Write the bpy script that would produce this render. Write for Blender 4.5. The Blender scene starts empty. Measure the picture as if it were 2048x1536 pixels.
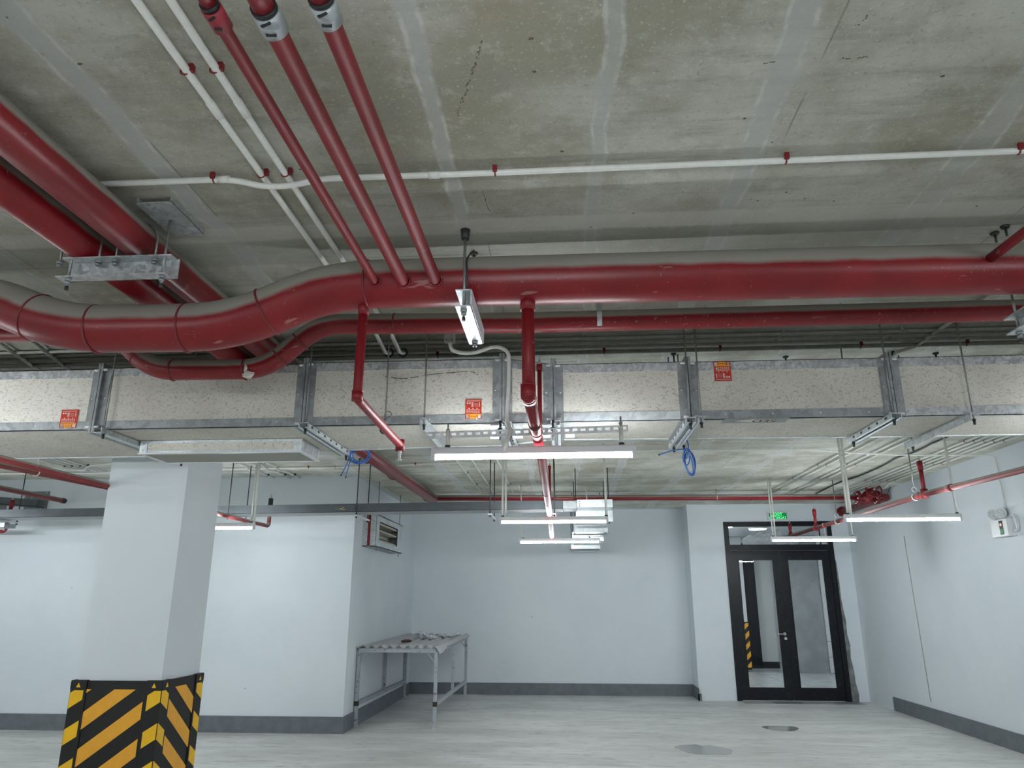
import bpy, bmesh, math, random
from math import sin, cos, pi, radians, sqrt
from mathutils import Vector, Matrix, noise
random.seed(7)
S = bpy.context.scene
COL = S.collection

# ------------------------------------------------------------------ camera, world, exposure
cam = bpy.data.cameras.new('camera')
cam.sensor_width = 36.0
cam.lens = 36.0 * 1462.0 / 2048.0
cam.clip_start = 0.05
cam.clip_end = 200
co = bpy.data.objects.new('camera', cam)
COL.objects.link(co)
co.location = (0, 0, 1.65)
co.rotation_euler = (radians(90 + 16.5), 0, radians(4.08))
S.camera = co
S.view_settings.view_transform = 'Standard'
S.view_settings.look = 'None'
S.view_settings.gamma = 1
S.view_settings.use_curve_mapping = False
S.view_settings.exposure = 0.0
wd = bpy.data.worlds.new('world')
S.world = wd
wd.use_nodes = True
wd.node_tree.nodes['Background'].inputs[0].default_value = (0.75, 0.85, 1.0, 1)
wd.node_tree.nodes['Background'].inputs[1].default_value = 0.05
TUBE = 146.0            # emission strength of the lamp tubes
LAMP_COL = (0.92, 0.975, 1.0)

# ------------------------------------------------------------------ node helpers
class NT:
    def __init__(s, name):
        s.m = bpy.data.materials.new(name); s.m.use_nodes = True
        s.t = s.m.node_tree; s.b = s.t.nodes['Principled BSDF']
        s.geo = s.t.nodes.new('ShaderNodeNewGeometry')
        s.pos = s.geo.outputs['Position']
    def n(s, typ, **k):
        x = s.t.nodes.new(typ)
        for a, v in k.items(): setattr(x, a, v)
        return x
    def l(s, a, b): s.t.links.new(a, b)
    def put(s, sock, v):
        if hasattr(v, 'is_linked') or hasattr(v, 'links'): s.l(v, sock)
        elif isinstance(v, (tuple, list)) and len(v) == 3 and sock.type == 'RGBA': sock.default_value = (*v, 1)
        else: sock.default_value = v
    def math(s, op, a, b=0.0, c=None, clamp=False):
        x = s.n('ShaderNodeMath', operation=op); x.use_clamp = clamp
        s.put(x.inputs[0], a); s.put(x.inputs[1], b)
        if c is not None: s.put(x.inputs[2], c)
        return x.outputs[0]
    def mapr(s, v, a, b, c=0.0, d=1.0, smooth=True):
        x = s.n('ShaderNodeMapRange', interpolation_type='SMOOTHSTEP' if smooth else 'LINEAR')
        s.put(x.inputs[0], v)
        for i, q in enumerate((a, b, c, d)): x.inputs[i + 1].default_value = q
        return x.outputs[0]
    def scale(s, v=(1, 1, 1), vec=None):
        x = s.n('ShaderNodeVectorMath', operation='MULTIPLY')
        s.put(x.inputs[0], vec or s.pos); x.inputs[1].default_value = v
        return x.outputs[0]
    def noise(s, sc, det=4, rough=0.55, vec=None, dist=0.0):
        x = s.n('ShaderNodeTexNoise'); s.put(x.inputs['Vector'], vec or s.pos)
        x.inputs['Scale'].default_value = sc; x.inputs['Detail'].default_value = det
        x.inputs['Roughness'].default_value = rough; x.inputs['Distortion'].default_value = dist
        return x.outputs[0]
    def voro(s, sc, vec=None, feat='F1'):
        x = s.n('ShaderNodeTexVoronoi', feature=feat); s.put(x.inputs['Vector'], vec or s.pos)
        x.inputs['Scale'].default_value = sc
        return x
    def mix(s, f, a, b, typ='MIX'):
        x = s.n('ShaderNodeMix', data_type='RGBA', blend_type=typ)
        s.put(x.inputs[0], f); s.put(x.inputs[6], a); s.put(x.inputs[7], b)
        return x.outputs[2]
    def sep(s, v=None):
        x = s.n('ShaderNodeSeparateXYZ'); s.put(x.inputs[0], v or s.pos)
        return x.outputs
    def bump(s, h, st, dist=0.01):
        x = s.n('ShaderNodeBump'); x.inputs['Strength'].default_value = st
        x.inputs['Distance'].default_value = dist
        s.put(x.inputs['Height'], h); s.l(x.outputs[0], s.b.inputs['Normal'])
    def col(s, v): s.put(s.b.inputs['Base Color'], v)
    def rough(s, v): s.put(s.b.inputs['Roughness'], v)
    def metal(s, v): s.put(s.b.inputs['Metallic'], v)

def plain(name, col, rough=0.5, metal=0.0, var=0.06, sc=18.0):
    k = NT(name)
    f = k.mapr(k.noise(sc), 0.3, 0.7)
    k.col(k.mix(f, tuple(c * (1 - var) for c in col), tuple(min(1, c * (1 + var)) for c in col)))
    k.rough(rough); k.metal(metal)
    return k.m

def emis(name, col, st):
    m = bpy.data.materials.new(name); m.use_nodes = True
    b = m.node_tree.nodes['Principled BSDF']
    b.inputs['Base Color'].default_value = (*col, 1)
    b.inputs['Emission Color'].default_value = (*col, 1)
    b.inputs['Emission Strength'].default_value = st
    return m

# ------------------------------------------------------------------ materials
def mat_ceiling():
    k = NT('cast_concrete_ceiling')
    X, Y, Z = k.sep()
    n1 = k.noise(1.3, 6, 0.65); n2 = k.noise(9, 6, 0.7); n3 = k.noise(55, 4, 0.7)
    st = k.noise(3.0, 6, 0.7, k.scale((0.35, 2.6, 1)))
    c = k.mix(k.mapr(n1, 0.36, 0.66), (0.30, 0.285, 0.22), (0.50, 0.50, 0.44))
    c = k.mix(k.math('MULTIPLY', k.mapr(st, 0.47, 0.68), 0.7), c, (0.27, 0.265, 0.22))
    c = k.mix(k.math('MULTIPLY', k.mapr(n2, 0.52, 0.75), 0.5), c, (0.60, 0.60, 0.545))
    c = k.mix(k.math('MULTIPLY', k.mapr(n3, 0.55, 0.72), 0.5), c, (0.20, 0.19, 0.16))
    c = k.mix(k.math('MULTIPLY', k.mapr(k.noise(85, 3, .7), 0.58, 0.72), 0.5), c, (0.66, 0.66, 0.60))
    # filled formwork joints, running away from the camera
    wob = k.math('MULTIPLY', k.math('SUBTRACT', k.noise(2.2, 3), 0.5), 0.13)
    xw = k.math('ADD', X, wob)
    for xc, w, a in ((-1.63, 0.07, .75), (-0.45, 0.045, .6), (0.17, 0.045, .55), (0.76, 0.07, .65), (1.62, .09, .45), (2.6, .06, .5), (-2.9, .08, .5), (-4.1, .06, .5), (3.6, .06, .5)):
        d = k.math('ABSOLUTE', k.math('SUBTRACT', xw, xc))
        band = k.math('MULTIPLY', k.mapr(d, w, w * 0.45), a)
        c = k.mix(band, c, (0.43, 0.44, 0.43))
        ridge = k.math('MULTIPLY', k.mapr(k.math('ABSOLUTE', k.math('SUBTRACT', d, w * .6)), .011, .003), k.math('MULTIPLY', k.mapr(n2, .42, .6), .5))
        c = k.mix(ridge, c, (0.62, 0.61, 0.56))
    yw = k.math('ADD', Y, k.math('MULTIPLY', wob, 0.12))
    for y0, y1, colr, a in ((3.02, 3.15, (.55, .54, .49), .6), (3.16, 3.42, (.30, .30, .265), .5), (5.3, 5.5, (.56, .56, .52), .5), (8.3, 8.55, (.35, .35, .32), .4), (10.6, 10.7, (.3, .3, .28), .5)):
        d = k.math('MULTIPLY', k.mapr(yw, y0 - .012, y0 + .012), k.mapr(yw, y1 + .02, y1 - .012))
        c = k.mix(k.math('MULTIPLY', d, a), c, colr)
    # thin seams of the plywood sheets
    for sock, per, off in ((k.math('ADD', X, k.math('MULTIPLY', wob, .05)), 1.22, 0.35), (k.math('ADD', Y, k.math('MULTIPLY', wob, .05)), 2.44, 1.5)):
        d = k.math('PINGPONG', k.math('ADD', sock, off), per / 2)
        sm = k.math('MULTIPLY', k.mapr(d, 0.005, 0.0015), k.mapr(k.noise(1.1, 2), .50, .56))
        c = k.mix(k.math('MULTIPLY', sm, .55), c, (0.10, 0.10, 0.09))
    # slab bay beyond the main pipes: paler pour, with lamp light painted into it
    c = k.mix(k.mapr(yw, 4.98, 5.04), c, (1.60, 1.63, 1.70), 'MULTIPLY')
    # rusty water stain patches and pits
    ru = k.math('MULTIPLY', k.mapr(k.noise(0.9, 3, .5), 0.64, 0.74), 0.5)
    c = k.mix(ru, c, (0.28, 0.20, 0.11))
    v = k.voro(7.5); pit = k.mapr(v.outputs['Distance'], 0.055, 0.03)
    c = k.mix(k.math('MULTIPLY', pit, k.mapr(n1, .5, .55)), c, (0.09, 0.08, 0.065))
    k.col(c); k.rough(0.85)
    k.bump(k.math('ADD', k.math('MULTIPLY', n2, .6), k.math('MULTIPLY', n3, .3)), 0.5, 0.012)
    return k.m

def mat_floor():
    k = NT('trowelled_concrete_floor')
    a = k.noise(1.1, 7, .62, k.scale((0.55, 1.7, 1)), 0.6); b = k.noise(6, 6, .7, k.scale((0.5, 1.8, 1)), 0.8)
    c = k.mix(k.mapr(a, .35, .65), (0.54, 0.55, 0.53), (0.70, 0.71, 0.695))
    c = k.mix(k.math('MULTIPLY', k.mapr(b, .50, .68), .75), c, (0.42, 0.425, 0.41))
    c = k.mix(k.math('MULTIPLY', k.mapr(k.noise(30, 3), .62, .75), .35), c, (.78, .78, .76))
    k.col(c); k.rough(k.mapr(b, .3, .7, .35, .6)); k.bump(b, .15, .01)
    return k.m

def mat_wall(name, c0, c1):
    k = NT(name)
    X, Y, Z = k.sep()
    a = k.noise(0.7, 5, .6); b = k.noise(40, 2)
    c = k.mix(k.mapr(a, .35, .65), c0, c1)
    c = k.mix(k.math('MULTIPLY', k.mapr(k.voro(3.1).outputs['Distance'], .035, .02), k.mapr(a, .55, .6)), c, (.25, .25, .24))
    lo = k.math('MULTIPLY', k.mapr(k.math('ADD', Z, k.math('MULTIPLY', k.noise(3, 4), .3)), .36, .16), k.mapr(a, .44, .6))
    c = k.mix(k.math('MULTIPLY', lo, .5), c, (.48, .46, .40))
    k.col(c); k.rough(.6); k.bump(b, .05, .004)
    return k.m

def mat_red(name, dust=.55, chips=0.0, rg=.36, base=(0.20, 0.007, 0.012)):
    k = NT(name)
    nz = k.sep(k.geo.outputs['Normal'])[2]
    jit = k.math('MULTIPLY', k.math('SUBTRACT', k.noise(5, 5), .5), .22)
    c = k.mix(k.mapr(k.noise(4, 5), .35, .65), base, tuple(x * 1.25 for x in base))
    if chips:
        ch = k.mapr(k.noise(60, 3, .6, k.scale((1, 1, 1))), .66 , .69)
        c = k.mix(k.math('MULTIPLY', k.math('MULTIPLY', ch, k.mapr(k.noise(2.5, 2), .45, .6)), chips), c, (.42, .28, .22))
        sc = k.mapr(k.noise(14, 3, .6, k.scale((.25, 1, 1))), .69, .72)
        c = k.mix(k.math('MULTIPLY', sc, .6), c, (.40, .22, .20))
    f = k.mapr(k.math('ADD', nz, jit), dust, dust + .26)
    c = k.mix(f, c, (0.30, 0.28, 0.25))
    k.col(c); k.rough(k.mapr(f, 0, 1, rg, .95))
    return k.m

def mat_galv(name='galvanized_steel', c0=(.42, .45, .46), c1=(.66, .69, .71), r=.42, sc=55):
    k = NT(name)
    v = k.voro(sc); w = k.sep(v.outputs['Color'])[0]
    c = k.mix(k.math('MULTIPLY', w, 1.0), c0, c1)
    c = k.mix(k.math('MULTIPLY', k.mapr(k.noise(3, 4), .5, .7), .4), c, tuple(x * .7 for x in c0))
    k.col(c); k.metal(.45); k.rough(k.mapr(w, 0, 1, r - .1, r + .12))
    return k.m

def mat_board():
    k = NT('speckled_fibre_board')
    a = k.noise(46, 4, .6, k.scale((1, 1, 1.6)), 1.6)
    c = k.mix(k.mapr(k.noise(1.5, 3), .4, .6), (.63, .605, .535), (.70, .68, .61))
    c = k.mix(k.math('MULTIPLY', k.mapr(a, .54, .62), .8), c, (.38, .365, .32))
    k.col(c); k.rough(.8)
    return k.m

def mat_spots(name, base, spot, amt=.5, sc=35, rough=.6):
    k = NT(name)
    c = k.mix(k.math('MULTIPLY', k.mapr(k.noise(sc, 4), .58, .68), amt), base, spot)
    k.col(c); k.rough(rough)
    return k.m

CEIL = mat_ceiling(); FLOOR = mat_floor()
WALL = mat_wall('white_emulsion_wall', (.70, .765, .82), (.75, .81, .855))
COLM = mat_wall('white_emulsion_column', (.72, .78, .82), (.76, .81, .85))
BASEB = plain('dark_grey_skirting_paint', (.15, .17, .19), .5, sc=9, var=.12)
RED = mat_red('red_pipe_paint_dusty', -.04, .35)
RED2 = mat_red('red_pipe_paint_chipped', -.04, 1.0)
RED3 = mat_red('red_pipe_paint', .72, .2, .48)
REDF = mat_red('red_valve_paint', .9, 0.0, .4, (.17, .010, .015))
REDT = mat_red('red_pipe_paint_dull', .05, .35, .6, (.20, .030, .032))
SEAM = plain('weld_bead_red', (.20, .020, .025), .5)
GALV = mat_galv(); GALVD = mat_galv('dull_galvanized_steel', (.28, .30, .31), (.42, .45, .46), .5, 30)
GALVB = mat_galv('bright_galvanized_steel', (.60, .66, .69), (.80, .85, .88), .38, 40)
DARKM = plain('dark_oxidised_steel', (.06, .06, .062), .5, .6)
ROD = plain('zinc_threaded_rod', (.30, .31, .30), .45, .7, .25, 300)
BOARD = mat_board()
PVC = plain('white_pvc_conduit', (.78, .79, .75), .45, 0, .04, 30)
PVCD = plain('dusty_pvc_conduit', (.36, .36, .33), .7, 0, .12, 30)
WHITE = plain('white_enamelled_metal', (.72, .74, .76), .35, 0, .02)
CLIP = plain('red_painted_clip', (.20, .012, .015), .5)
BLACKP = plain('black_plastic', (.012, .012, .013), .5)
BLUE = plain('blue_cable_sheath', (.035, .13, .42), .4)
GREENP = plain('dark_green_pipe', (.01, .09, .06), .5)
ORANGE = plain('orange_cable_sheath', (.45, .07, .02), .5)
TRAY = plain('dark_grey_powder_coat', (.085, .10, .11), .5, .1, .1, 6)
DOORM = mat_spots('black_door_paint', (.007, .008, .012), (.05, .05, .055), .3, 22, .38)
DOORM.node_tree.nodes['Principled BSDF'].inputs['Specular IOR Level'].default_value = .28
RUBBER = mat_spots('black_rubber', (.006, .006, .006), (.05, .05, .045), .3, 70, .6)
YEL = plain('yellow_reflective_film', (.92, .44, .035), .4, 0, .04)
YELB = plain('yellow_rubber_insert', (.98, .56, .015), .35, 0, .04)
TABLE = mat_spots('worn_grey_table_paint', (.40, .44, .48), (.10, .085, .075), .75, 20, .6)
SHEET = mat_spots('dusty_corrugated_sheet', (.44, .45, .47), (.26, .25, .25), .5, 12, .6)
STR = plain('red_sticker_print', (.55, .035, .015), .4, 0, .03)
STY = plain('yellow_sticker_print', (.85, .45, .03), .4, 0, .02)
STW = plain('pale_sticker_print', (.70, .62, .56), .5, 0, .02)
GREYST = plain('grey_sticker', (.30, .32, .34), .5, 0, .02)
INK = plain('black_ink', (.02, .02, .02), .5, 0, 0)
PANE = NT('clear_glass'); PANE.b.inputs['Transmission Weight'].default_value = 1.0; PANE.rough(0.0); PANE.col((.93, .96, .95)); PANE.b.inputs['IOR'].default_value = 1.25
PANE = PANE.m
FILM = NT('crumpled_clear_film'); FILM.b.inputs['Transmission Weight'].default_value = .75; FILM.rough(.12); FILM.col((.85, .9, .95)); FILM.bump(FILM.noise(25, 5, .7, None, 2.5), 1.0, .02)
FILM = FILM.m
WATER = NT('still_water'); WATER.col((.30, .30, .29)); WATER.rough(.02); WATER.b.inputs['IOR'].default_value = 1.6
WATER = WATER.m
GLOW = emis('lamp_tube_glow', LAMP_COL, TUBE)
GREEN_ON = emis('lit_green_letters', (.10, .95, .28), 1.0)
GREEN_BG = emis('lit_green_panel', (.0, .16, .05), .5)
LED_RED = emis('indicator_glow', (.9, .45, .35), .8)
BAREC = plain('bare_grey_render', (.20, .215, .21), .85, 0, .3, 9)
GREYW = plain('unpainted_grey_render', (.33, .35, .36), .8, 0, .12, 3)
TILE = plain('grey_floor_tile', (.42, .44, .45), .25, 0, .12, 3)
TILE2 = plain('dark_floor_tile', (.22, .24, .25), .3, 0, .2, 6)
CHROME = plain('brushed_steel', (.62, .63, .64), .3, .85, .03)
GLASSW = plain('clear_lamp_lens', (.62, .66, .68), .08, .3, .2, 60)
BAG = plain('white_plastic_bag', (.62, .63, .68), .35, 0, .2, 50)
WOODB = plain('brown_scrap', (.10, .05, .03), .7, 0, .3, 20)

# ------------------------------------------------------------------ mesh builder
OFF = {}
class MB:
    def __init__(s): s.v = []; s.f = []; s.s = []
    def add(s, vs, fs, smooth=False):
        b = len(s.v); s.v += [Vector(v) for v in vs]
        for f in fs: s.f.append([b + i for i in f]); s.s.append(smooth)
        return s
    def box(s, a, b):
        x0, x1 = sorted((a[0], b[0])); y0, y1 = sorted((a[1], b[1])); z0, z1 = sorted((a[2], b[2]))
        return s.add([(x0,y0,z0),(x1,y0,z0),(x1,y1,z0),(x0,y1,z0),(x0,y0,z1),(x1,y0,z1),(x1,y1,z1),(x0,y1,z1)],
              [(0,3,2,1),(4,5,6,7),(0,1,5,4),(1,2,6,5),(2,3,7,6),(3,0,4,7)])
    def bar(s, p, q, w, h, up=(0, 0, 1)):
        p, q = Vector(p), Vector(q); d = (q - p).normalized(); u = Vector(up)
        if abs(d.dot(u)) > .98: u = Vector((0, 1, 0))
        r = d.cross(u).normalized(); u = r.cross(d).normalized()
        vs = []
        for e in (p, q):
            for a, b in ((-1,-1),(1,-1),(1,1),(-1,1)): vs.append(e + r * a * w / 2 + u * b * h / 2)
        return s.add(vs, [(0,1,2,3),(7,6,5,4),(0,4,5,1),(1,5,6,2),(2,6,7,3),(3,7,4,0)])
    def cyl(s, p, q, r, n=12, r2=None, caps=True):
        p, q = Vector(p), Vector(q); d = (q - p).normalized()
        u = Vector((0, 0, 1)) if abs(d.z) < .9 else Vector((1, 0, 0))
        a = d.cross(u).normalized(); b = d.cross(a).normalized(); r2 = r if r2 is None else r2
        vs = [p + (a * cos(2*pi*i/n) + b * sin(2*pi*i/n)) * r for i in range(n)]
        vs += [q + (a * cos(2*pi*i/n) + b * sin(2*pi*i/n)) * r2 for i in range(n)]
        s.add(vs, [(i, (i+1) % n, n + (i+1) % n, n + i) for i in range(n)], True)
        if caps:
            b0 = len(s.v) - 2*n
            s.f.append([b0 + i for i in range(n)][::-1]); s.s.append(False)
            s.f.append([b0 + n + i for i in range(n)]); s.s.append(False)
        return s
    def path(s, pts, r, n=10, caps=True):
        pts = [Vector(p) for p in pts]; m = len(pts)
        t0 = (pts[1] - pts[0]).normalized()
        u = Vector((0, 0, 1)) if abs(t0.z) < .9 else Vector((1, 0, 0))
        a = t0.cross(u).normalized(); vs = []; prev = t0
        rr = r if isinstance(r, (list, tuple)) else [r] * m
        for i, p in enumerate(pts):
            t = (pts[min(i+1, m-1)] - pts[max(i-1, 0)]).normalized()
            q = prev.rotation_difference(t); a = q @ a; a = (a - t * a.dot(t)).normalized(); prev = t
            b = t.cross(a)
            vs += [p + (a * cos(2*pi*j/n) + b * sin(2*pi*j/n)) * rr[i] for j in range(n)]
        fs = [(i*n + j, i*n + (j+1) % n, (i+1)*n + (j+1) % n, (i+1)*n + j) for i in range(m-1) for j in range(n)]
        s.add(vs, fs, True)
        if caps:
            b0 = len(s.v) - m*n
            s.f.append([b0 + i for i in range(n)][::-1]); s.s.append(False)
            s.f.append([b0 + (m-1)*n + i for i in range(n)]); s.s.append(False)
        return s
    def ring(s, c, axis, R, r, n=24, k=8):
        c = Vector(c); d = Vector(axis).normalized()
        u = Vector((0, 0, 1)) if abs(d.z) < .9 else Vector((1, 0, 0))
        a = d.cross(u).normalized(); b = d.cross(a).normalized(); vs = []
        for i in range(n):
            e = a * cos(2*pi*i/n) + b * sin(2*pi*i/n)
            vs += [c + e * (R + r * cos(2*pi*j/k)) + d * r * sin(2*pi*j/k) for j in range(k)]
        return s.add(vs, [(i*k + j, i*k + (j+1) % k, ((i+1) % n)*k + (j+1) % k, ((i+1) % n)*k + j) for i in range(n) for j in range(k)], True)
    def prism(s, poly, off):
        off = Vector(off); n = len(poly); vs = [Vector(p) for p in poly]; vs += [v + off for v in vs]
        return s.add(vs, [tuple(range(n))[::-1], tuple(range(n, 2*n))] + [(i, (i+1) % n, n + (i+1) % n, n + i) for i in range(n)])
    def blob(s, c, rx, ry, rz, n=10, m=6, jit=0.0):
        c = Vector(c); vs = []
        for i in range(m + 1):
            th = pi * i / m
            for j in range(n):
                k = 1 + random.uniform(-jit, jit)
                vs.append(c + Vector((rx*sin(th)*cos(2*pi*j/n)*k, ry*sin(th)*sin(2*pi*j/n)*k, rz*cos(th)*k)))
        return s.add(vs, [(i*n + j, i*n + (j+1) % n, (i+1)*n + (j+1) % n, (i+1)*n + j) for i in range(m) for j in range(n)], jit == 0)
    def build(s, name, mat, parent=None, label=None):
        me = bpy.data.meshes.new(name)
        if parent is None:
            xs = [v.x for v in s.v]; ys = [v.y for v in s.v]; zs = [v.z for v in s.v]
            o0 = Vector(((min(xs)+max(xs))/2, (min(ys)+max(ys))/2, min(zs)))
        else: o0 = Vector((0, 0, 0))
        base = o0 if parent is None else OFF[parent.name]
        me.from_pydata([tuple(v - base) for v in s.v], [], s.f)
        me.polygons.foreach_set('use_smooth', s.s)
        me.materials.append(mat)
        bm = bmesh.new(); bm.from_mesh(me); bmesh.ops.recalc_face_normals(bm, faces=bm.faces); bm.to_mesh(me); bm.free()
        o = bpy.data.objects.new(name, me); COL.objects.link(o)
        if parent is None: o.location = o0; OFF[o.name] = o0
        else: o.parent = parent; OFF[o.name] = base
        if label: o['label'] = label
        return o

def tag(o, label=None, cat=None, group=None, kind=None):
    if label: o['label'] = label
    if cat: o['category'] = cat
    if group: o['group'] = group
    if kind: o['kind'] = kind
    return o
def thing(name, loc, label, cat, group=None):
    o = bpy.data.objects.new(name, None); COL.objects.link(o); o.empty_display_size = .1
    o.location = loc; OFF[o.name] = Vector(loc)
    return tag(o, label, cat, group)
def dup(root, loc, label=None, group=None):
    r = root.copy(); COL.objects.link(r); r.location = loc
    if label: r['label'] = label
    if group: r['group'] = group
    for ch in list(root.children):
        c = ch.copy(); COL.objects.link(c); c.parent = r
        for g in ch.children:
            d = g.copy(); COL.objects.link(d); d.parent = c
    return r
def struct(name, mb, mat, parent=None):
    o = mb.build(name, mat, parent)
    if parent is None: o['kind'] = 'structure'
    return o
def fillet(pts, r, k=6):
    pts = [Vector(p) for p in pts]; out = [pts[0]]
    for i in range(1, len(pts) - 1):
        a, b, c = pts[i-1], pts[i], pts[i+1]
        d1 = (a - b); d2 = (c - b); l = min(r, d1.length * .48, d2.length * .48)
        p, q = b + d1.normalized() * l, b + d2.normalized() * l
        for j in range(k + 1):
            t = j / k; out.append(p * (1-t)**2 + b * 2*t*(1-t) + q * t*t)
    out.append(pts[-1]); return out
def catmull(P, k=8):
    P = [Vector(p) for p in P]; Q = [P[0]] + P + [P[-1]]; out = []
    for i in range(1, len(Q) - 2):
        a, b, c, d = Q[i-1], Q[i], Q[i+1], Q[i+2]
        for j in range(k):
            t = j / k
            out.append(.5 * ((2*b) + (-a + c)*t + (2*a - 5*b + 4*c - d)*t*t + (-a + 3*b - 3*c + d)*t**3))
    out.append(P[-1]); return out
def text_mb(txt, size, xf):
    cu = bpy.data.curves.new('txt', 'FONT'); cu.body = txt; cu.size = size; cu.align_x = 'CENTER'; cu.align_y = 'CENTER'
    cu.offset = size * .02
    o = bpy.data.objects.new('txt', cu); COL.objects.link(o)
    dg = bpy.context.evaluated_depsgraph_get(); me = bpy.data.meshes.new_from_object(o.evaluated_get(dg))
    m = MB(); m.add([xf @ v.co for v in me.vertices], [tuple(p.vertices) for p in me.polygons])
    bpy.data.objects.remove(o); bpy.data.curves.remove(cu); bpy.data.meshes.remove(me)
    return m

CZ = 3.35
# ------------------------------------------------------------------ setting: room shell
LW, RW, BK, AW, DW, AX, NX = -12.0, 5.10, -9.0, 14.40, 13.80, -2.93, 2.25
LY = 10.15
m = MB(); m.box((LW - .3, BK - .3, -.2), (RW + .3, 14.5, 0)); struct('floor', m, FLOOR)
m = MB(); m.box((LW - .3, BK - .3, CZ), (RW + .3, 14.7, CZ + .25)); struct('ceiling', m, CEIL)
m = MB(); m.box((LW - .3, LY, 0), (AX, LY + .3, CZ)); m.box((AX - .3, LY + .3, 0), (AX, AW + .3, CZ)); struct('wall_left', m, WALL)
m = MB(); m.box((AX, AW, 0), (NX + .3, AW + .3, CZ)); struct('wall_back', m, WALL)
DX0, DX1, DZ = 2.89, 4.80, 3.03
m = MB()
m.box((NX, DW, 0), (DX0, DW + .16, CZ)); m.box((DX1, DW, 0), (RW, DW + .16, CZ)); m.box((DX0, DW, DZ), (DX1, DW + .16, CZ)); m.box((NX, DW + .16, 0), (NX + .3, AW, CZ))
struct('wall_front', m, WALL)
m = MB(); m.box((RW, BK, 0), (RW + .3, DW + .16, CZ)); struct('wall_right', m, WALL)
m = MB(); m.box((LW - .3, BK - .3, 0), (RW + .3, BK, CZ)); struct('wall_rear', m, WALL)
m = MB(); m.box((LW - .3, BK, 0), (LW, LY, CZ)); struct('wall_side', m, WALL)
BH = .20
m = MB(); m.box((LW, LY - .018, 0), (AX, LY, BH)); m.box((AX, LY - .018, 0), (AX + .018, AW, BH)); struct('baseboard_left', m, BASEB)
m = MB(); m.box((AX + .018, AW - .018, 0), (NX, AW, BH)); m.box((NX - .018, DW - .05, 0), (NX, AW - .018, BH)); m.box((NX - .018, DW - .05, 0), (NX + .035, DW, BH * .55)); struct('baseboard_back', m, BASEB)
m = MB(); m.box((RW - .02, BK, 0), (RW, 12.80, BH)); struct('baseboard_right', m, BASEB)
# movement joint in the right wall
m = MB(); m.bar((5.097,11.610,2.583), (5.097,11.543,0.279), .012, .012, (1, 0, 0)); struct('trim_1', m, plain('grey_joint_sealant', (.36, .37, .36), .7))
m = MB(); m.box((AX - .004, LY - .004, 0.2), (AX + .006, LY + .006, CZ)); struct('trim_2', m, WALL)

# lobby behind the glass doors
m = MB(); m.box((2.66, DW + .17, -.2), (9.0, 22.2, 0)); struct('floor_lobby', m, TILE2)
m = MB(); m.box((2.66, DW + .17, 3.2), (9.0, 22.2, 3.4)); struct('ceiling_lobby', m, WHITE)
m = MB(); m.box((2.66, 20.2, 0), (5.35, 20.5, 3.2)); struct('wall_lobby_back', m, plain('lobby_white_paint', (.72, .74, .73), .6, 0, .05, 1))
m = MB(); m.box((2.56, DW + .17, 0), (2.66, 20.5, 3.2)); struct('wall_lobby_left', m, WALL)
m = MB(); m.box((9.0, DW + .17, 0), (9.3, 22.4, 3.2)); struct('wall_lobby_right', m, WALL)
m = MB(); m.box((5.3, 22.2, 0), (9.3, 22.5, 3.2)); struct('wall_lobby_end', m, WHITE)
m = MB(); m.box((5.25, 18.9, 0), (6.15, 19.3, 3.2)); pier = struct('wall_lobby_pier', m, GREYW)
m = MB(); m.box((2.66, 20.17, 0), (5.35, 20.2, .16)); struct('baseboard_lobby', m, BLACKP)
fl = bpy.data.objects['floor_lobby']
tme = None
for i in range(10):
    for j in range(13):
        x, y = 2.70 + i*.6, 14.0 + j*.6
        if 4.4 < x + .3 < 6.5 and 18.5 < y + .3 < 19.1: continue
        if tme is None:
            m = MB(); m.box((x + .005, y + .005, 0), (x + .595, y + .595, .006)); t = m.build('tile', TILE, fl); t0 = (x, y); tme = t
        else:
            t = tme.copy(); COL.objects.link(t); t.location = (x - t0[0], y - t0[1], 0)

# ------------------------------------------------------------------ column with its guards
CX0, CX1, CY0, CY1 = -3.90, -3.21, 6.0, 6.62
c = MB().box((CX0, CY0, 0), (CX1, CY1, CZ)).build('column', COLM)
tag(c, 'thick white square column with black and yellow bumper guards', 'column')

def clip_poly(poly, f):
    out = []
    for i in range(len(poly)):
        a, b = poly[i-1], poly[i]; fa, fb = f(a), f(b)
        if (fa < 0) != (fb < 0):
            t = fa / (fa - fb); out.append((a[0] + (b[0]-a[0])*t, a[1] + (b[1]-a[1])*t))
        if fb >= 0: out.append(b)
    return out
def stripes(u0, u1, w0, w1, slope, per, th, ph):
    res = []
    k0 = int((w0 - abs(slope) * 2 - ph) / per) - 3
    for k in range(k0, k0 + 40):
        y = ph + k * per
        P = [(u0, w0), (u1, w0), (u1, w1), (u0, w1)]
        P = clip_poly(P, lambda p: p[1] - (y + slope * (p[0] - u0)))
        if len(P) > 2: P = clip_poly(P, lambda p: (y + th + slope * (p[0] - u0)) - p[1])
        if len(P) > 2: res.append(P)
    return res
def face_front(y, d):   # u is x
    return (lambda u, w: (u, y, w)), (0, -d, 0)
def face_side(x, d):    # u is y
    return (lambda u, w: (x, u, w)), (d, 0, 0)
GT = 1.04
PER = .265
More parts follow.
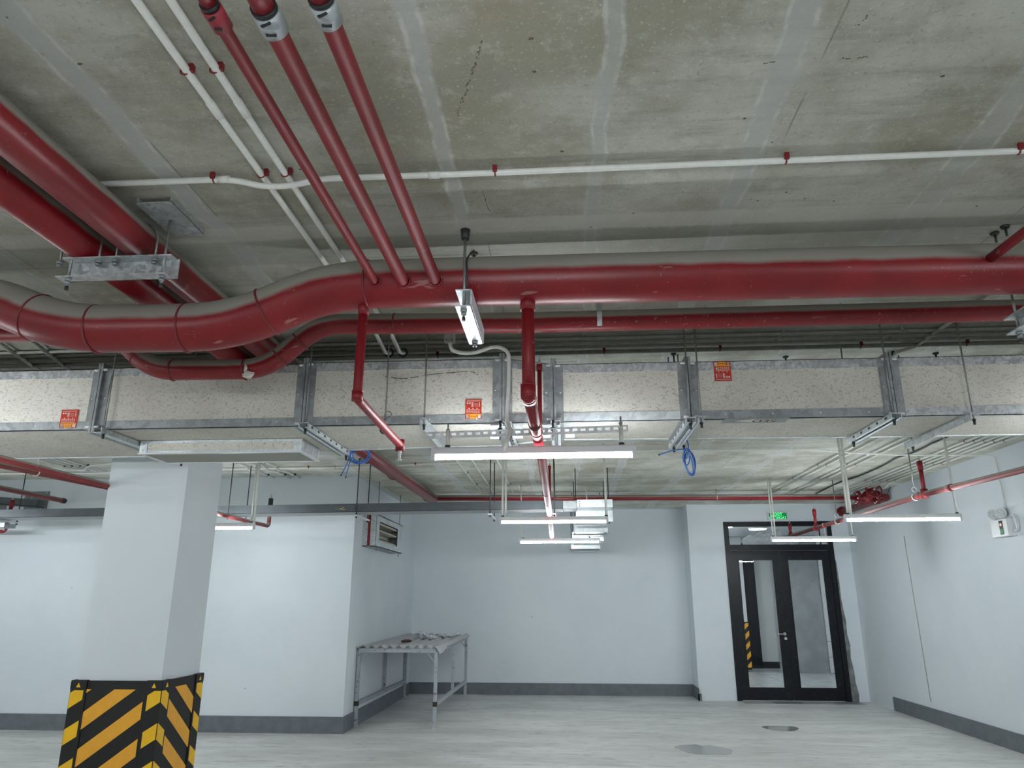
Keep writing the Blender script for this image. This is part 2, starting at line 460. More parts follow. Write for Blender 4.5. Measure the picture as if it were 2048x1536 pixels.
def board_guard(name, label, face, u0, u1, slope, ph, thick=.02):
    (F, off) = face
    r = thing(name, F((u0 + u1) / 2, 0), label, 'bumper guard', 'striped bumper boards on the column')
    t = Vector(off).normalized() * thick
    m = MB(); m.prism([F(u0, .02), F(u1, .02), F(u1, GT), F(u0, GT)], t); m.build('rubber_board', RUBBER, r)
    for P in stripes(u0 + .012, u1 - .012, .05, GT - .062, slope, PER, .128, ph):
        m = MB(); m.prism([Vector(F(*p)) + t for p in P], Vector(off).normalized() * .0025); m.build('yellow_stripe', YEL, r)
    return r
gf = face_front(CY0 - .002, 1); gs = face_side(CX1 + .002, 1)
board_guard('striped_board', 'wide striped rubber board on the front of the white column', gf, CX0 + .075, CX1 - .105, .73, .143)
board_guard('striped_board', 'narrow striped rubber board on the right flank of the column', gs, CY0 + .085, CY1 - .075, -.73, .25)
def corner_guard(label, cx, cy, sx, sy, ph, sl=-.62, W=.10):
    # angle round the column corner (cx,cy); faces outward towards sx (x side) and sy (y side)
    r = thing('corner_guard', (cx, cy, 0), label, 'bumper guard', 'corner guards on the column')
    T = .03
    m = MB()
    x2 = cx - sx * W; y2 = cy - sy * W
    m.prism([(cx + sx*T, cy + sy*T, .01), (x2, cy + sy*T, .01), (x2, cy + sy*.001, .01), (cx + sx*.001, cy + sy*.001, .01), (cx + sx*.001, y2, .01), (cx + sx*T, y2, .01)], (0, 0, GT - .005))
    m.build('rubber_angle', RUBBER, r)
    # yellow inserts on both legs (slope always falls away from the corner)
    Fy = lambda u, w: (cx + sx*T - sx * u, cy + sy*T, w)
    Fx = lambda u, w: (cx + sx*T, cy + sy*T - sy * u, w)
    for F, o in ((Fy, (0, sy, 0)), (Fx, (sx, 0, 0))):
        for P in stripes(.004, W + T - .02, .03, GT - .070, sl, PER, .116, ph):
            m = MB(); m.prism([F(*p) for p in P], Vector(o) * .003); m.build('yellow_insert', YELB, r)
        m = MB(); m.prism([F(.0, GT - .065), F(W + T, GT - .065), F(W + T, GT + .0), F(0, GT + .0)], Vector(o) * .004); m.build('top_cap', RUBBER, r)
        u = (W + T) * .5
        m = MB(); m.prism([Vector(F(u - .018, GT - .048)) + Vector(o)*.004, Vector(F(u + .018, GT - .048)) + Vector(o)*.004, Vector(F(u, GT - .014)) + Vector(o)*.004], Vector(o) * .002); m.build('triangle_mark', YELB, r)
corner_guard('corner guard at the left edge of the white column', CX0, CY0, -1, -1, .04, .62)
corner_guard('middle corner guard with chevrons at the front right of the column', CX1, CY0, 1, -1, .092)
corner_guard('corner guard at the far right edge of the white column', CX1, CY1, 1, 1, .04, .62)

# ------------------------------------------------------------------ pipes
def seam(parent, p, d, r, w=.006, mat=SEAM):
    p = Vector(p); d = Vector(d).normalized()
    return MB().ring(p, d, r, w, 28, 6).build('weld_seam', mat, parent)
def pipe(name, label, pts, r, mat, group=None, fr=.0, n=24, seams=(), cat='pipe', k=8):
    P = fillet(pts, fr, k) if fr else [Vector(p) for p in pts]
    root = thing(name, P[0], label, cat, group)
    MB().path(P, r, n).build('pipe_run', mat, root)
    for (q, d) in seams: seam(root, q, d, r)
    return root

YB, RB = 3.30, .121
big = [(5.05, YB, 3.135), (2.094,3.300,3.145), (0.437,3.300,3.158), (-1.16, YB, 3.165), (-1.62, YB, 2.955), (-2.50, YB, 2.965), (-2.97, YB, 3.165), (-6.5, YB, 3.19)]
bp = pipe('fire_main_pipe', 'thickest red pipe crossing the whole ceiling, dipping at left', big, RB, RED, None, .30, 40,
     [((-1.46, YB, 3.03), (1, 0, .45)), ((-.95, YB, 3.163), (1, 0, 0)), ((-1.86, YB, 2.956), (1, 0, 0)), ((-2.33, YB, 2.962), (1, 0, 0)), ((-2.66, YB, 3.035), (1, 0, -.43))])
YS, RS = 3.95, .060
small = [(5.05, YS, 3.165), (2.450,3.950,3.190), (-0.218,3.950,3.191), (-1.42, YS, 3.215), (-1.72, YS, 2.945), (-2.40, YS, 2.95), (-2.70, YS, 3.215), (-6.5, YS, 3.225)]
pipe('fire_branch_pipe', 'medium red pipe behind the thickest one, with a deep dip at left', small, RS, RED2, None, .14, 32,
     [((-.97, YS, 3.205), (1, 0, 0)), ((-1.53, YS, 3.11), (.7, 0, .65)), ((-1.64, YS, 3.01), (.7, 0, .65)), ((-1.84, YS, 2.946), (1, 0, 0)), ((-2.28, YS, 2.949), (1, 0, 0)), ((-2.5, YS, 3.04), (.7, 0, -.65))])
m = MB(); m.blob((-1.80, YS - .055, 2.895), .035, .012, .022, 10, 6, .25); m.blob((-1.815, YS - .058, 2.93), .010, .008, .03, 8, 5, .2)
o = m.build('plaster_splash', BOARD); tag(o, 'beige mortar splash stuck on the dip of the medium red pipe', 'splash')

ZA = 3.228
XA, XB = -1.92, -2.185
pipe('riser_pipe', 'right one of two thick red pipes running away at upper left', [(XA, -3, ZA), (XA, 5.9, ZA)], .083, RED, 'thick pipe pair at upper left', 0, 32)
pipe('riser_pipe', 'left one of two thick red pipes, running on to the far cross pipe', [(XB, -3, ZA), (XB, 8.0, ZA - .003), (-2.106,11.672,3.215)], .083, RED, 'thick pipe pair at upper left', 0, 32,
     [((-2.214,8.035,3.220), (0, 1, 0)), ((-2.181,9.192,3.220), (0, 1, 0)), ((-2.129,11.355,3.220), (0, 1, 0))])

# three small branch pipes welded into the main, running back over the camera
for i, (x, r, txt) in enumerate(((-.888, .020, 'thinnest and leftmost'), (-.752, .030, 'middle'), (-.595, .028, 'rightmost'))):
    zt = 3.125
    pts = [(x, -3.0, zt), (x, YB - .05, zt)]
    rt = pipe('branch_pipe', txt + ' of three slim red pipes rising from the main toward the viewer', pts, r, RED3, 'three slim branch pipes', 0, 20)
    MB().ring((x, YB - .118, zt), (0, 1, .25), r + .004, .006, 20, 6).build('weld_collar', RED3, rt)
    yc = 1.515 + .02 * (i == 1)
    m = MB(); m.cyl((x, yc - .035, zt), (x, yc + .035, zt), r + .0075, 24); m.build('coupling_band', GALVD if i else mat_spots('painted_band', (.24, .02, .03), (.45, .46, .45), 1.0, 14), rt)
    m = MB(); m.cyl((x, yc - .05, zt), (x, yc - .036, zt), r + .005, 24); m.build('black_ring', BLACKP, rt)  # plain black ring just before the coupling band
    for a in (0, 1): m = MB(); m.bar((x - .4*r, yc - .02 + .03*a, zt - r - .008), (x + .5*r, yc - .03 + .045*a, zt - r - .006), .008, .004); m.build('band_slot', BLACKP, rt)
# small branch joining at far right
rt = pipe('branch_pipe', 'short thin red pipe entering the main at the far right edge', [(1.960,3.200,3.147), Vector((1.960,3.200,3.147)) + (Vector((1.946,2.905,3.130)) - Vector((1.937,3.163,3.130))) * 10], .022, RED3, None, 0, 16)
MB().ring((1.960,3.200,3.150), (.1, -1, .1), .026, .007, 20, 6).build('weld_collar', RED3, rt)

def sprinkler(parent, x, y, z, up=1, s=1.0):
    # body, frame arms and deflector of a sprinkler head standing at z
    m = MB(); m.cyl((x, y, z), (x, y, z + up*.018*s), .011*s, 10); m.cyl((x, y, z + up*.018*s), (x, y, z + up*.03*s), .008*s, 10, .004*s)
    for sx in (-1, 1): m.bar((x + sx*.009*s, y, z + up*.016*s), (x + sx*.003*s, y, z + up*.05*s), .003*s, .003*s)
    m.cyl((x, y, z + up*.03*s), (x, y, z + up*.05*s), .0025*s, 8); m.cyl((x, y, z + up*.05*s), (x, y, z + up*.053*s), .016*s, 14)
    m.build('sprinkler_head', WHITE if up < 0 else CHROME, parent)

# drop pipe with pendent sprinkler
x1 = -.945
xe, ye, ze = (-0.976,3.300,2.574)
dp = pipe('drop_pipe', 'thin red drop pipe with an elbow left of centre ending in a white sprinkler', [(xe + .005, YB, 3.06), (xe, YB, ze), (-0.919,4.000,2.492)], .0225, RED3, None, .03, 20)
ex = Vector((-0.919,4.000,2.492))
MB().ring((xe, YB, ze + .035), (0, 0, 1), .024, .0045, 20, 6).build('fitting_rim', RED3, dp)
MB().cyl((xe, YB, ze + .035), (xe, YB, ze - .012), .0265, 18).build('elbow_fitting', RED3, dp)
MB().cyl((xe + .005, YB, 3.07), (xe + .005, YB, 3.0), .027, 18).build('socket', RED3, dp)
MB().ring((-0.957,3.780,2.532), ex - Vector((xe, YB, ze)), .0235, .004, 20, 6).build('fitting_rim', DARKM, dp)
MB().cyl(ex + Vector((0, 0, .03)), ex - Vector((0, 0, .035)), .026, 16).build('sprinkler_socket', RED3, dp)
sprinkler(dp, ex.x, ex.y, ex.z - .035, -1, 1.0)

# drop main running to the back
x0, z0 = .0, 2.585
xd = (-0.159,3.300,2.798)[0]
mp = pipe('drop_main', 'red pipe dropping from the main at centre then running straight to the back wall', [(xd, YB, 3.05), (xd + .003, YB, 2.57), (-.146, 4.8, 2.567), (-.165, 8.0, 2.562), (-.198, 11.35, 2.557)], .031, RED3, None, .0, 24)
m = MB(); m.cyl((xd, YB, 2.62), (xd, YB, 2.55), .036, 22); m.blob((xd, YB, 2.57), .037, .037, .037, 18, 10); m.cyl((xd, YB, 2.57), (xd + .003, YB + .07, 2.57), .036, 22); m.build('elbow_fitting', RED3, mp)
MB().cyl((xd, YB, 3.07), (xd, YB, 3.0), .037, 22).build('socket', RED3, mp)
MB().ring((xd, YB, 2.622), (0, 0, 1), .035, .004, 24, 6).build('fitting_rim', RED3, mp)
mx = lambda y: (xd + .003 + (-.149 - xd) * (y - 3.3) / 1.5) if y < 4.8 else -.146 - .0079 * (y - 4.8)
for y in (3.375, 3.84, 3.88, 4.06, 6.5, 7.2, 8.9, 9.1, 10.1):
    xx = mx(y)
    MB().ring((xx, y, 2.567), (.03, 1, 0), .0315, .0042, 22, 6).build('coupling_rim', DARKM if y in (3.375, 3.84, 8.9, 10.1) else RED3, mp)
for (y, zt) in ((4.30, 3.07), (8.3, 3.15)):
    xx = mx(y) + .012
    m = MB(); m.cyl((xx, y, 2.56), (xx, y, zt - .06), .0135, 12); m.cyl((xx, y, zt - .06), (xx, y, zt - .02), .018, 12); m.build('sprinkler_stem', RED3, mp)
    sprinkler(mp, xx, y, zt - .02, 1, .9)

# far cross pipe with gate valve
fx = (4.510,11.850,3.207)
cp = pipe('cross_pipe', 'long red pipe crossing below the ceiling in front of the back wall', [(-2.122,11.850,3.255), (0.2, 11.85, 3.235), (fx[0] + .05, 11.85, fx[2])], .046, RED, None, 0, 20)
for px, lab in ((1433, 0), (1090, 0)):
    pass
m = MB(); m.ring((2.413,11.850,3.228), (1, 0, 0), .048, .006, 18, 6); m.build('pipe_clamp', GALVB, cp)
m = MB(); a = (2.413,11.850,3.228); m.cyl((a[0], 11.85, a[2] + .05), (a[0], 11.85, CZ), .006, 8); m.build('clamp_rod', ROD, cp)

vx, vz = fx[0] + .10, fx[2] - .012
gv = thing('gate_valve', (vx, 11.85, vz), 'red flanged gate valve with a round handwheel near the right wall', 'valve')
def flange(mx, d=(1, 0, 0), R=.105, w=.022):
    p = Vector(mx); d = Vector(d).normalized()
    MB().cyl(p - d*w/2, p + d*w/2, R, 26).build('flange', REDF, gv)
    u = d.cross(Vector((0, 0, 1))).normalized(); v = d.cross(u); m = MB()
    for i in range(8):
        a = 2*pi*i/8 + .2; c0 = p + (u * cos(a) + v * sin(a)) * R * .8
        m.cyl(c0 - d*.03, c0 + d*.03, .009, 6)
    m.build('flange_bolts', CHROME, gv)['kind'] = 'stuff'
for dx in (-.035, -.008, .255, .282): flange((vx + dx, 11.85, vz))
m = MB(); m.cyl((vx, 11.85, vz), (vx + .25, 11.85, vz), .065, 20); m.blob((vx + .125, 11.85, vz), .085, .095, .105, 18, 10); m.cyl((vx + .125, 11.85, vz), (vx + .125, 11.70, vz + .05), .062, 18); m.cyl((vx + .125, 11.70, vz + .05), (vx + .125, 11.685, vz + .055), .08, 18); m.build('valve_body', REDF, gv)
ax = Vector((-.0, -1, .33)).normalized(); hw = Vector((vx + .135, 11.60, vz + .085))
MB().cyl(hw - ax*.12, hw + ax*.05, .014, 12).build('valve_stem', CHROME, gv)
wh = MB(); wh.ring(hw, ax, .115, .013, 30, 8)
wl = wh.build('handwheel', REDF, gv)
u = ax.cross(Vector((0, 0, 1))).normalized(); v = ax.cross(u)
for i in range(4):
    a = 2*pi*i/4 + .5
    m = MB(); m.cyl(hw + (u*cos(a) + v*sin(a))*.02, hw + (u*cos(a) + v*sin(a))*.115, .009, 8); m.build('spoke', REDF, wl)
MB().cyl(hw - ax*.015, hw + ax*.015, .028, 14).build('hub', REDF, wl)
m = MB(); e0 = (vx + .29, 11.85, vz)
m.path(fillet([e0, (vx + .42, 11.85, vz), (vx + .42, 12.05, vz), (vx + .40, 13.79, vz + .0)], .13, 8), .058, 20); m.build('outlet_elbow', REDF, gv)
MB().cyl((vx + .40, 13.70, vz), (vx + .40, 13.78, vz), .085, 20).build('end_collar', REDF, gv)
MB().bar((vx + .42, 11.8, vz + .05), (vx + .47, 11.78, vz + .17), .012, .012).build('bleed_lever', DARKM, gv)

# sprinkler line on the right with upright heads
sx = 3.90; szz = 2.75
sp = pipe('sprinkler_pipe', 'red sprinkler pipe at right with upright heads, running parallel to the right wall', [(5.09, 5.45, 2.76), (4.03, 5.45, 2.76), (4.038,6.682,2.755), (3.875,8.181,2.750), (3.983,13.807,2.745)], .030, REDT, None, 0, 20)
a = Vector((3.875,8.181,2.750)); b = Vector((3.983,13.807,2.745)); dr = (b - a)
for y in (7.75, 8.35, 11.6, 12.05):
    q = a + dr * ((y - a.y) / dr.y) if y > a.y else a + (Vector((4.038,6.682,2.755)) - a) * ((y - a.y) / (Vector((4.038,6.682,2.755)).y - a.y))
    MB().cyl(q - dr.normalized()*.045, q + dr.normalized()*.045, .037, 20).build('pipe_coupling', REDT, sp)
for y, zt in ((8.19, 3.17), (12.0, 3.10), (13.45, 3.02)):
    q = a + dr * ((y - a.y) / dr.y)
    m = MB(); m.cyl((q.x, y, q.z), (q.x, y, zt - .10), .022, 14); m.cyl((q.x, y, zt - .16), (q.x, y, zt - .06), .028, 14); m.build('sprinkler_riser', RED3, sp)
    MB().cyl((q.x, y, q.z - .045), (q.x, y, q.z + .055), .036, 16).build('tee_fitting', RED3, sp)
    sprinkler(sp, q.x, y, zt - .06, 1, 1.0)
for y in (8.42, 11.0):
    q = a + dr * ((y - a.y) / dr.y)
    r = thing('clevis_hanger', (q.x, y, CZ), 'clevis hanger on the right sprinkler pipe ' + ('beside the nearest upright head' if y < 9 else 'left of the hanging lamp near the door'), 'pipe hanger', 'clevis hangers on the sprinkler pipe')
    MB().cyl((q.x, y, q.z + .10), (q.x, y, CZ), .007, 8).build('rod', ROD, r)
    m = MB(); m.ring((q.x, y, q.z), (0, 1, 0), .036, .006, 18, 6); m.ring((q.x, y, q.z + .085), (0, 1, 0), .024, .006, 14, 6); m.cyl((q.x, y, q.z + .04), (q.x, y, q.z + .065), .009, 8); m.build('clamp_ring', GALVB, r)

# left side sprinkler pipes
a0 = (-5.927,7.228,3.020); a1 = (-5.738,8.761,3.020)
lp = pipe('sprinkler_pipe', 'upper dusty red pipe at far left sloping behind the column', [(a0[0] - .20, 5.62, 3.02), a0, a1, (a1[0] + .01, LY, 3.02)], .034, REDT, None, 0, 18)
h = Vector((-5.875,7.704,3.020))
m = MB(); m.ring(h, (0, 1, 0), .037, .010, 20, 6); m.cyl(h + Vector((0, 0, .04)), (h.x, h.y, CZ), .008, 8); m.cyl(h + Vector((0, 0, .06)), h + Vector((0, 0, .11)), .02, 8); m.build('hanger_clamp', PVC, lp)
b1 = (-7.151,10.100,3.019)
lp2 = pipe('sprinkler_pipe', 'lower short red pipe at far left ending in a cap near the wall', [(b1[0] + .04, 5.6, b1[2] + .01), (b1[0], 10.02, b1[2])], .033, REDT, None, 0, 18)
MB().cyl((b1[0], 9.98, b1[2]), (b1[0], 10.05, b1[2]), .037, 18).build('end_cap', DARKM, lp2)
q = Vector((-6.925,9.230,2.990)) ; q.x = b1[0] + .02
m = MB(); m.ring((b1[0] + .012, 8.6, b1[2] + .002), (0, 1, 0), .036, .008, 18, 6); m.cyl((b1[0] + .012, 8.6, b1[2] + .04), (b1[0] + .012, 8.6, CZ), .007, 8); m.build('hanger_clamp', PVC, lp2)
r0 = (-7.583,9.600,2.639)
ls = pipe('sprinkler_elbow_pipe', 'red pipe elbow at the far left edge rising to an upright sprinkler', [(r0[0] - .5, 9.6, r0[2] - .085), (r0[0] - .02, 9.6, r0[2] - .085), (r0[0] + .0, 9.6, (-7.609,9.600,2.979)[2])], .024, RED3, None, .05, 16)
m = MB(); t = (-7.598,9.600,2.924)[2]; m.cyl((r0[0], 9.6, t - .04), (r0[0], 9.6, t + .03), .030, 14); m.build('reducer', RED3, ls)
sprinkler(ls, r0[0], 9.6, (-7.609,9.600,2.979)[2], 1, 1.1)
e = (-3.889,9.450,2.585)
ms = pipe('sprinkler_elbow_pipe', 'red pipe right of the column with an elbow rising past the grey tray', [(e[0] - .04, 3.5, e[2] + .02), (e[0] - .0, 9.0, e[2]), (e[0] + .02, 9.45, e[2]), (e[0] + .02, 9.45, (-3.904,9.450,2.944)[2])], .0245, REDT, None, .05, 16)
zt = (-3.904,9.450,2.944)[2]
MB().cyl((e[0] + .02, 9.45, zt - .10), (e[0] + .02, 9.45, zt), .030, 14).build('reducer', DARKM, ms)
sprinkler(ms, e[0] + .02, 9.45, zt, 1, 1.1)
m = MB(); q = Vector((e[0] - .0, 9.0, e[2])); m.ring(q, (0, 1, 0), .027, .006, 16, 6); m.ring(q + Vector((0, 0, .075)), (0, 1, .0), .022, .006, 14, 6); m.cyl(q + Vector((0, 0, .03)), q + Vector((0, 0, .055)), .007, 8); m.cyl(q + Vector((0, 0, .1)), (q.x, q.y, CZ), .005, 8); m.build('clevis_hanger', GALVB, ms)

# ------------------------------------------------------------------ pipe supports
def nut(m, x, y, z, r=.014, h=.012): m.cyl((x, y, z), (x, y, z + h), r, 6)
# channel under the two thick pipes
yk = 2.87; zt = 3.140; zb = 3.045
ch = thing('channel_hanger', (-2.06, yk, zt), 'galvanized channel hung on rods under the two thick red pipes', 'pipe support')
xa, xb = -2.245, -1.745
m = MB(); m.box((xa, yk + .045, zb), (xb + .02, yk + .051, zt)); m.box((xa - .0, yk - .01, zt - .006), (xb + .01, yk + .05, zt)); m.box((xa - .02, yk - .01, zb), (xb - .01, yk + .05, zb + .006)); m.build('steel_channel', GALV, ch)
for x, tx in ((xa + .03, CZ), (xb - .03, CZ)):
    MB().cyl((x, yk + .01, zb - .05), (x, yk + .01, tx), .0065, 10).build('hanger_rod', ROD, ch)
    m = MB(); nut(m, x, yk + .01, zb - .013); nut(m, x, yk + .01, zb - .028, .011); m.build('rod_nut', GALVD, ch)
    MB().cyl((x, yk + .01, zb - .056), (x, yk + .01, zb - .04), .008, 10).build('rod_cap', DARKM, ch)
for xc in (XA, XB):
    P = [(xc - .092, yk + .02, zt - .035)] + [(xc - .092*cos(a), yk + .02, ZA + .092*sin(a)) for a in [pi*i/12 for i in range(13)]] + [(xc + .092, yk + .02, zt - .035)]
    ub = MB().path(P, .0055, 8).build('u_bolt', ROD, ch)
    for s_ in (-1, 1):
        m = MB(); nut(m, xc + s_*.092, yk + .02, zt - .018, .015); nut(m, xc + s_*.092, yk + .02, zt - .032, .012); m.build('bolt_nut', GALVD, ub)
pl = MB(); pl.box((-1.85, 2.73, CZ - .030), (-1.69, 3.03, CZ - .022)); pl.box((-1.85, 2.73, CZ - .026), (-1.842, 3.03, CZ - .001)); pl.box((-1.698, 2.73, CZ - .026), (-1.69, 3.03, CZ - .001)); o = pl.build('ceiling_bracket', GALV)
tag(o, 'grey steel angle bolted to the ceiling above the channel hanger', 'bracket')
pl = MB(); pl.box((-2.20, 2.70, CZ - .03), (-2.11, 2.90, CZ - .001)); nut(pl, -2.16, 2.74, CZ - .043); nut(pl, -2.15, 2.86, CZ - .043); o = pl.build('ceiling_bracket', DARKM)
tag(o, 'dark steel plate on the ceiling seen between the two thick pipes', 'bracket')

def long_channel(x, label, z0=3.065, full=True, y0=3.10, y1=4.12):
    r = thing('channel_hanger', (x, (y0 + y1) / 2, z0), label, 'pipe support')
    h = .085
    m = MB(); m.prism([(x + .035, y0, z0), (x + .035, y1, z0), (x + .035, y1, z0 - h), (x + .035, y0, z0 - h)], (.006, 0, 0))
    m.box((x - .035, y0, z0 - .006), (x + .04, y1, z0)); m.box((x - .035, y0, z0 - h), (x + .04, y1, z0 - h + .006)); m.build('steel_channel', GALVB if full else GALV, r)
    for y in (y0 + .04, y1 - .05):
        MB().cyl((x, y, z0 - h - .05), (x, y, CZ), .0065, 10).build('hanger_rod', ROD, r)
        m = MB(); nut(m, x, y, z0 - h - .014, .017, .014); nut(m, x, y, z0 - h - .03, .013, .014); m.build('rod_nut', GALVD, r)
        m = MB(); m.cyl((x, y, z0 - h - .056), (x, y, z0 - h - .038), .008, 10); m.build('rod_cap', DARKM, r)
        m = MB(); m.cyl((x, y, CZ - .05), (x, y, CZ - .001), .018, 10, .024); m.build('ceiling_anchor', DARKM, r)
    return r
# the channel passes under both pipes; its near rod is in front of the main
hx = (-0.446,3.120,2.988)[0]
long_channel(hx, 'galvanized channel seen end-on under the thickest red pipe near centre', 3.025, True, 3.08, 3.60)
m = MB(); m.path(catmull([(hx + .012, 3.13, 3.03), (hx + .014, 3.10, 3.12), (hx + .012, 3.12, 3.2), (hx + .035, 3.18, 3.27)], 6), .004, 8); o = m.build('loose_wire', DARKM); tag(o, 'stiff dark wire stub rising beside the central hanger rod', 'wire')
long_channel((2.253,3.600,3.034)[0] + .0, 'galvanized channel under the thickest red pipe, cut by the right edge', 3.005, False, 2.95, 3.60)
# strap on medium pipe
sxp = (0.220,3.950,3.196)
st = thing('strap_hanger', (sxp[0], YS, CZ), 'flat steel strap looped around the medium red pipe right of centre', 'pipe support')
m = MB(); P = [(sxp[0], YS + .062*sin(a), sxp[2] - .062*cos(a)) for a in [radians(t) for t in range(-125, 126, 12)]]
for i in range(len(P) - 1): m.bar(P[i], P[i+1], .028, .004, (0, P[i][1] - YS, P[i][2] - sxp[2]))
m.build('strap_loop', GALVB, st)
MB().box((sxp[0] - .014, YS - .055, sxp[2] + .03), (sxp[0] + .014, YS - .050, sxp[2] + .085)).build('strap_ear', GALVD, st)
MB().cyl((sxp[0], YS, sxp[2] + .06), (sxp[0], YS, CZ), .006, 8).build('hanger_rod', ROD, st)

# anchors in the ceiling
for px, py, lab in ((948,512,'black anchor stud in the ceiling just right of the central hanger rod'), (1989,472,'lower of two anchor studs in the ceiling near the right edge'), (2010,455,'upper of two anchor studs in the ceiling near the right edge')):
    pass
for (x, y), lab in ((((-0.434,3.364,3.350)[0], (-0.434,3.364,3.350)[1]), 'black anchor stud in the ceiling just right of the central hanger rod'),
                    (((2.096,3.332,3.350)[0], (2.096,3.332,3.350)[1]), 'lower of two anchor studs in the ceiling near the right edge'),
                    (((2.107,3.264,3.350)[0], (2.107,3.264,3.350)[1]), 'upper of two anchor studs in the ceiling near the right edge'),
                    (((0.803,5.038,3.350)[0], (0.803,5.038,3.350)[1]), 'dark stud hanging behind the duct left of the bright red-white joint'),
                    (((2.673,5.161,3.350)[0], (2.673,5.161,3.350)[1]), 'dark stud hanging behind the duct near the right end'),
                    (((1.624,5.164,3.350)[0], (1.624,5.164,3.350)[1]), 'dark stud hanging behind the duct right of the upper sticker')):
    m = MB(); m.cyl((x, y, CZ - .012), (x, y, CZ - .001), .017, 10, .022); m.cyl((x, y, CZ - (.05 if y < 4 else .11)), (x, y, CZ - .01), .006, 8)
    o = m.build('anchor_stud', DARKM); tag(o, lab, 'anchor', 'loose anchor studs in the ceiling')

# ------------------------------------------------------------------ rectangular smoke duct in bolted sections
DY = 4.44; DB = 2.718
def screw(x, y, z, d, parent, mat=None):
    m = MB(); p = Vector((x, y, z)); m.cyl(p, p + Vector(d) * .004, .006, 8, .004); return m.build('screw', mat or WHITE, parent)
def duct(label, x0, x1, zt, y1a, y1b, purple=(1, 1), f0=True, f1=True, zt1=None, nscr=4):
    zt1 = zt if zt1 is None else zt1
    r = thing('duct_section', ((x0 + x1) / 2, DY, DB), label, 'duct section', 'sections of the beige board duct')
    t = .012
    A = [(x0, DY, DB), (x1, DY, DB), (x1, DY, zt1), (x0, DY, zt)]
    MB().prism(A, (0, t, 0)).build('front_panel', BOARD, r)
    MB().prism([(x0, DY + t, DB), (x1, DY + t, DB), (x1, y1b, DB), (x0, y1a, DB)], (0, 0, t)).build('bottom_panel', BOARD, r)
    MB().prism([(x0, DY + t, zt - t), (x1, DY + t, zt1 - t), (x1, y1b, zt1 - t), (x0, y1a, zt - t)], (0, 0, t)).build('top_panel', BOARD, r)
    MB().prism([(x0, y1a, DB), (x1, y1b, DB), (x1, y1b, zt1), (x0, y1a, zt)], (0, -t, 0)).build('rear_panel', BOARD, r)
    w = .055; e = .004
    fl0 = x0 + (.018 if f0 else 0); fl1 = x1 - (.018 if f1 else 0)
    m = MB(); m.prism([(fl0, DY - e, DB - e), (fl1, DY - e, DB - e), (fl1, DY - e, DB + w), (fl0, DY - e, DB + w)], (0, e, 0)); m.box((fl0, DY - e, DB - e), (fl1, DY + .022, DB)); m.build('corner_trim', purple[1] if not isinstance(purple[1], int) else GALVD, r)  # dull steel here puts the red pipe's reflection into the lower trim colour
    m = MB(); m.prism([(fl0, DY - e, zt - w), (fl1, DY - e, zt1 - w), (fl1, DY - e, zt1 + e), (fl0, DY - e, zt + e)], (0, e, 0)); m.prism([(fl0, DY - e, zt), (fl1, DY - e, zt1), (fl1, DY + w, zt1), (fl0, DY + w, zt)], (0, 0, e)); m.build('corner_trim', purple[0] if not isinstance(purple[0], int) else GALV, r)
    m = MB(); m.prism([(fl0, y1a + e, DB - e), (fl1, y1b + e, DB - e), (fl1, y1b - .03, DB - e), (fl0, y1a - .03, DB - e)], (0, 0, e)); m.prism([(fl0, y1a, DB - e), (fl1, y1b, DB - e), (fl1, y1b, DB + w), (fl0, y1a, DB + w)], (0, e, 0)); m.build('corner_trim', GALVB, r)
    for k in range(nscr):
        f = (k + .6) / nscr; x = x0 + .04 + (x1 - x0 - .08) * f
        screw(x, DY - e, DB + .028, (0, -1, 0), r); screw(x - .03, DY - e, zt + (zt1 - zt) * f - .045, (0, -1, 0), r)
    for on, xe, sg, zz, yy in ((f0, x0, 1, zt, y1a), (f1, x1, -1, zt1, y1b)):
        if not on: continue
        # bolted end flange: flat strip on the panel plus a rib standing proud all round
        fr = MB()
        a, b = sorted((xe + sg * .002, xe + sg * .016)); q = .032
        fr.box((a, DY - q, DB - q), (b, DY, zz + q)); fr.box((a, DY, DB - q), (b, yy + q, DB)); fr.box((a, DY, zz), (b, yy + q, zz + q)); fr.box((a, yy, DB), (b, yy + q, zz))
        a2, b2 = sorted((xe + sg * .016, xe + sg * .062))
        fr.box((a2, DY - e - .001, DB - .002), (b2, DY, zz + .002)); fr.box((a2, DY, DB - e - .001), (b2, yy, DB))
        fo = fr.build('end_flange', GALVD, r)
        m = MB(); m.box((xe + sg*.0 - .004 * (sg < 0), DY - q + .004, DB - .004), (xe + sg*.004, DY - .012, zz + .004)); m.build('gasket', DARKM, fo)
        for zz_ in (zz - .012, DB + .012): MB().cyl((xe + sg*.002, DY - .022, zz_), (xe + sg*.045, DY - .022, zz_), .009, 6).build('flange_bolt', WHITE, fo)
        screw(xe + sg*.045, DY - e - .001, (DB + zz) / 2, (0, -1, 0), fo)
    return r
duct('leftmost duct section, running out of the frame at left', -6.2, -3.045, 3.125, 5.40, 5.38, (GALV, GALVD), False, True, None, 12)
duct('duct section above the shallow filter box', -3.045, -1.655, 3.130, 5.36, 5.27, (GALV, GALVD))
duct('duct section left of centre with a scratched side panel', -1.655, -.378, 3.135, 5.24, 5.16, (GALV, GALVD))
duct('short tapering duct section behind the central drop pipe', -.378, -.055, 3.135, 5.12, 4.98, (GALVD, GALVD), True, True, 3.092, 1)
duct('short straight duct section right of the central drop pipe', -.055, .785, 3.088, 4.98, 5.02, (GALV, GALVB), True, True, None, 2)
duct('duct section with a sticker on its top edge and a grey arrow beneath', .785, 2.005, 3.085, 5.02, 5.04, (GALV, GALVD))
duct('rightmost duct section, ending at the right wall', 2.005, 5.09, 3.085, 5.04, 5.06, (GALV, GALV), True, False, None, 10)
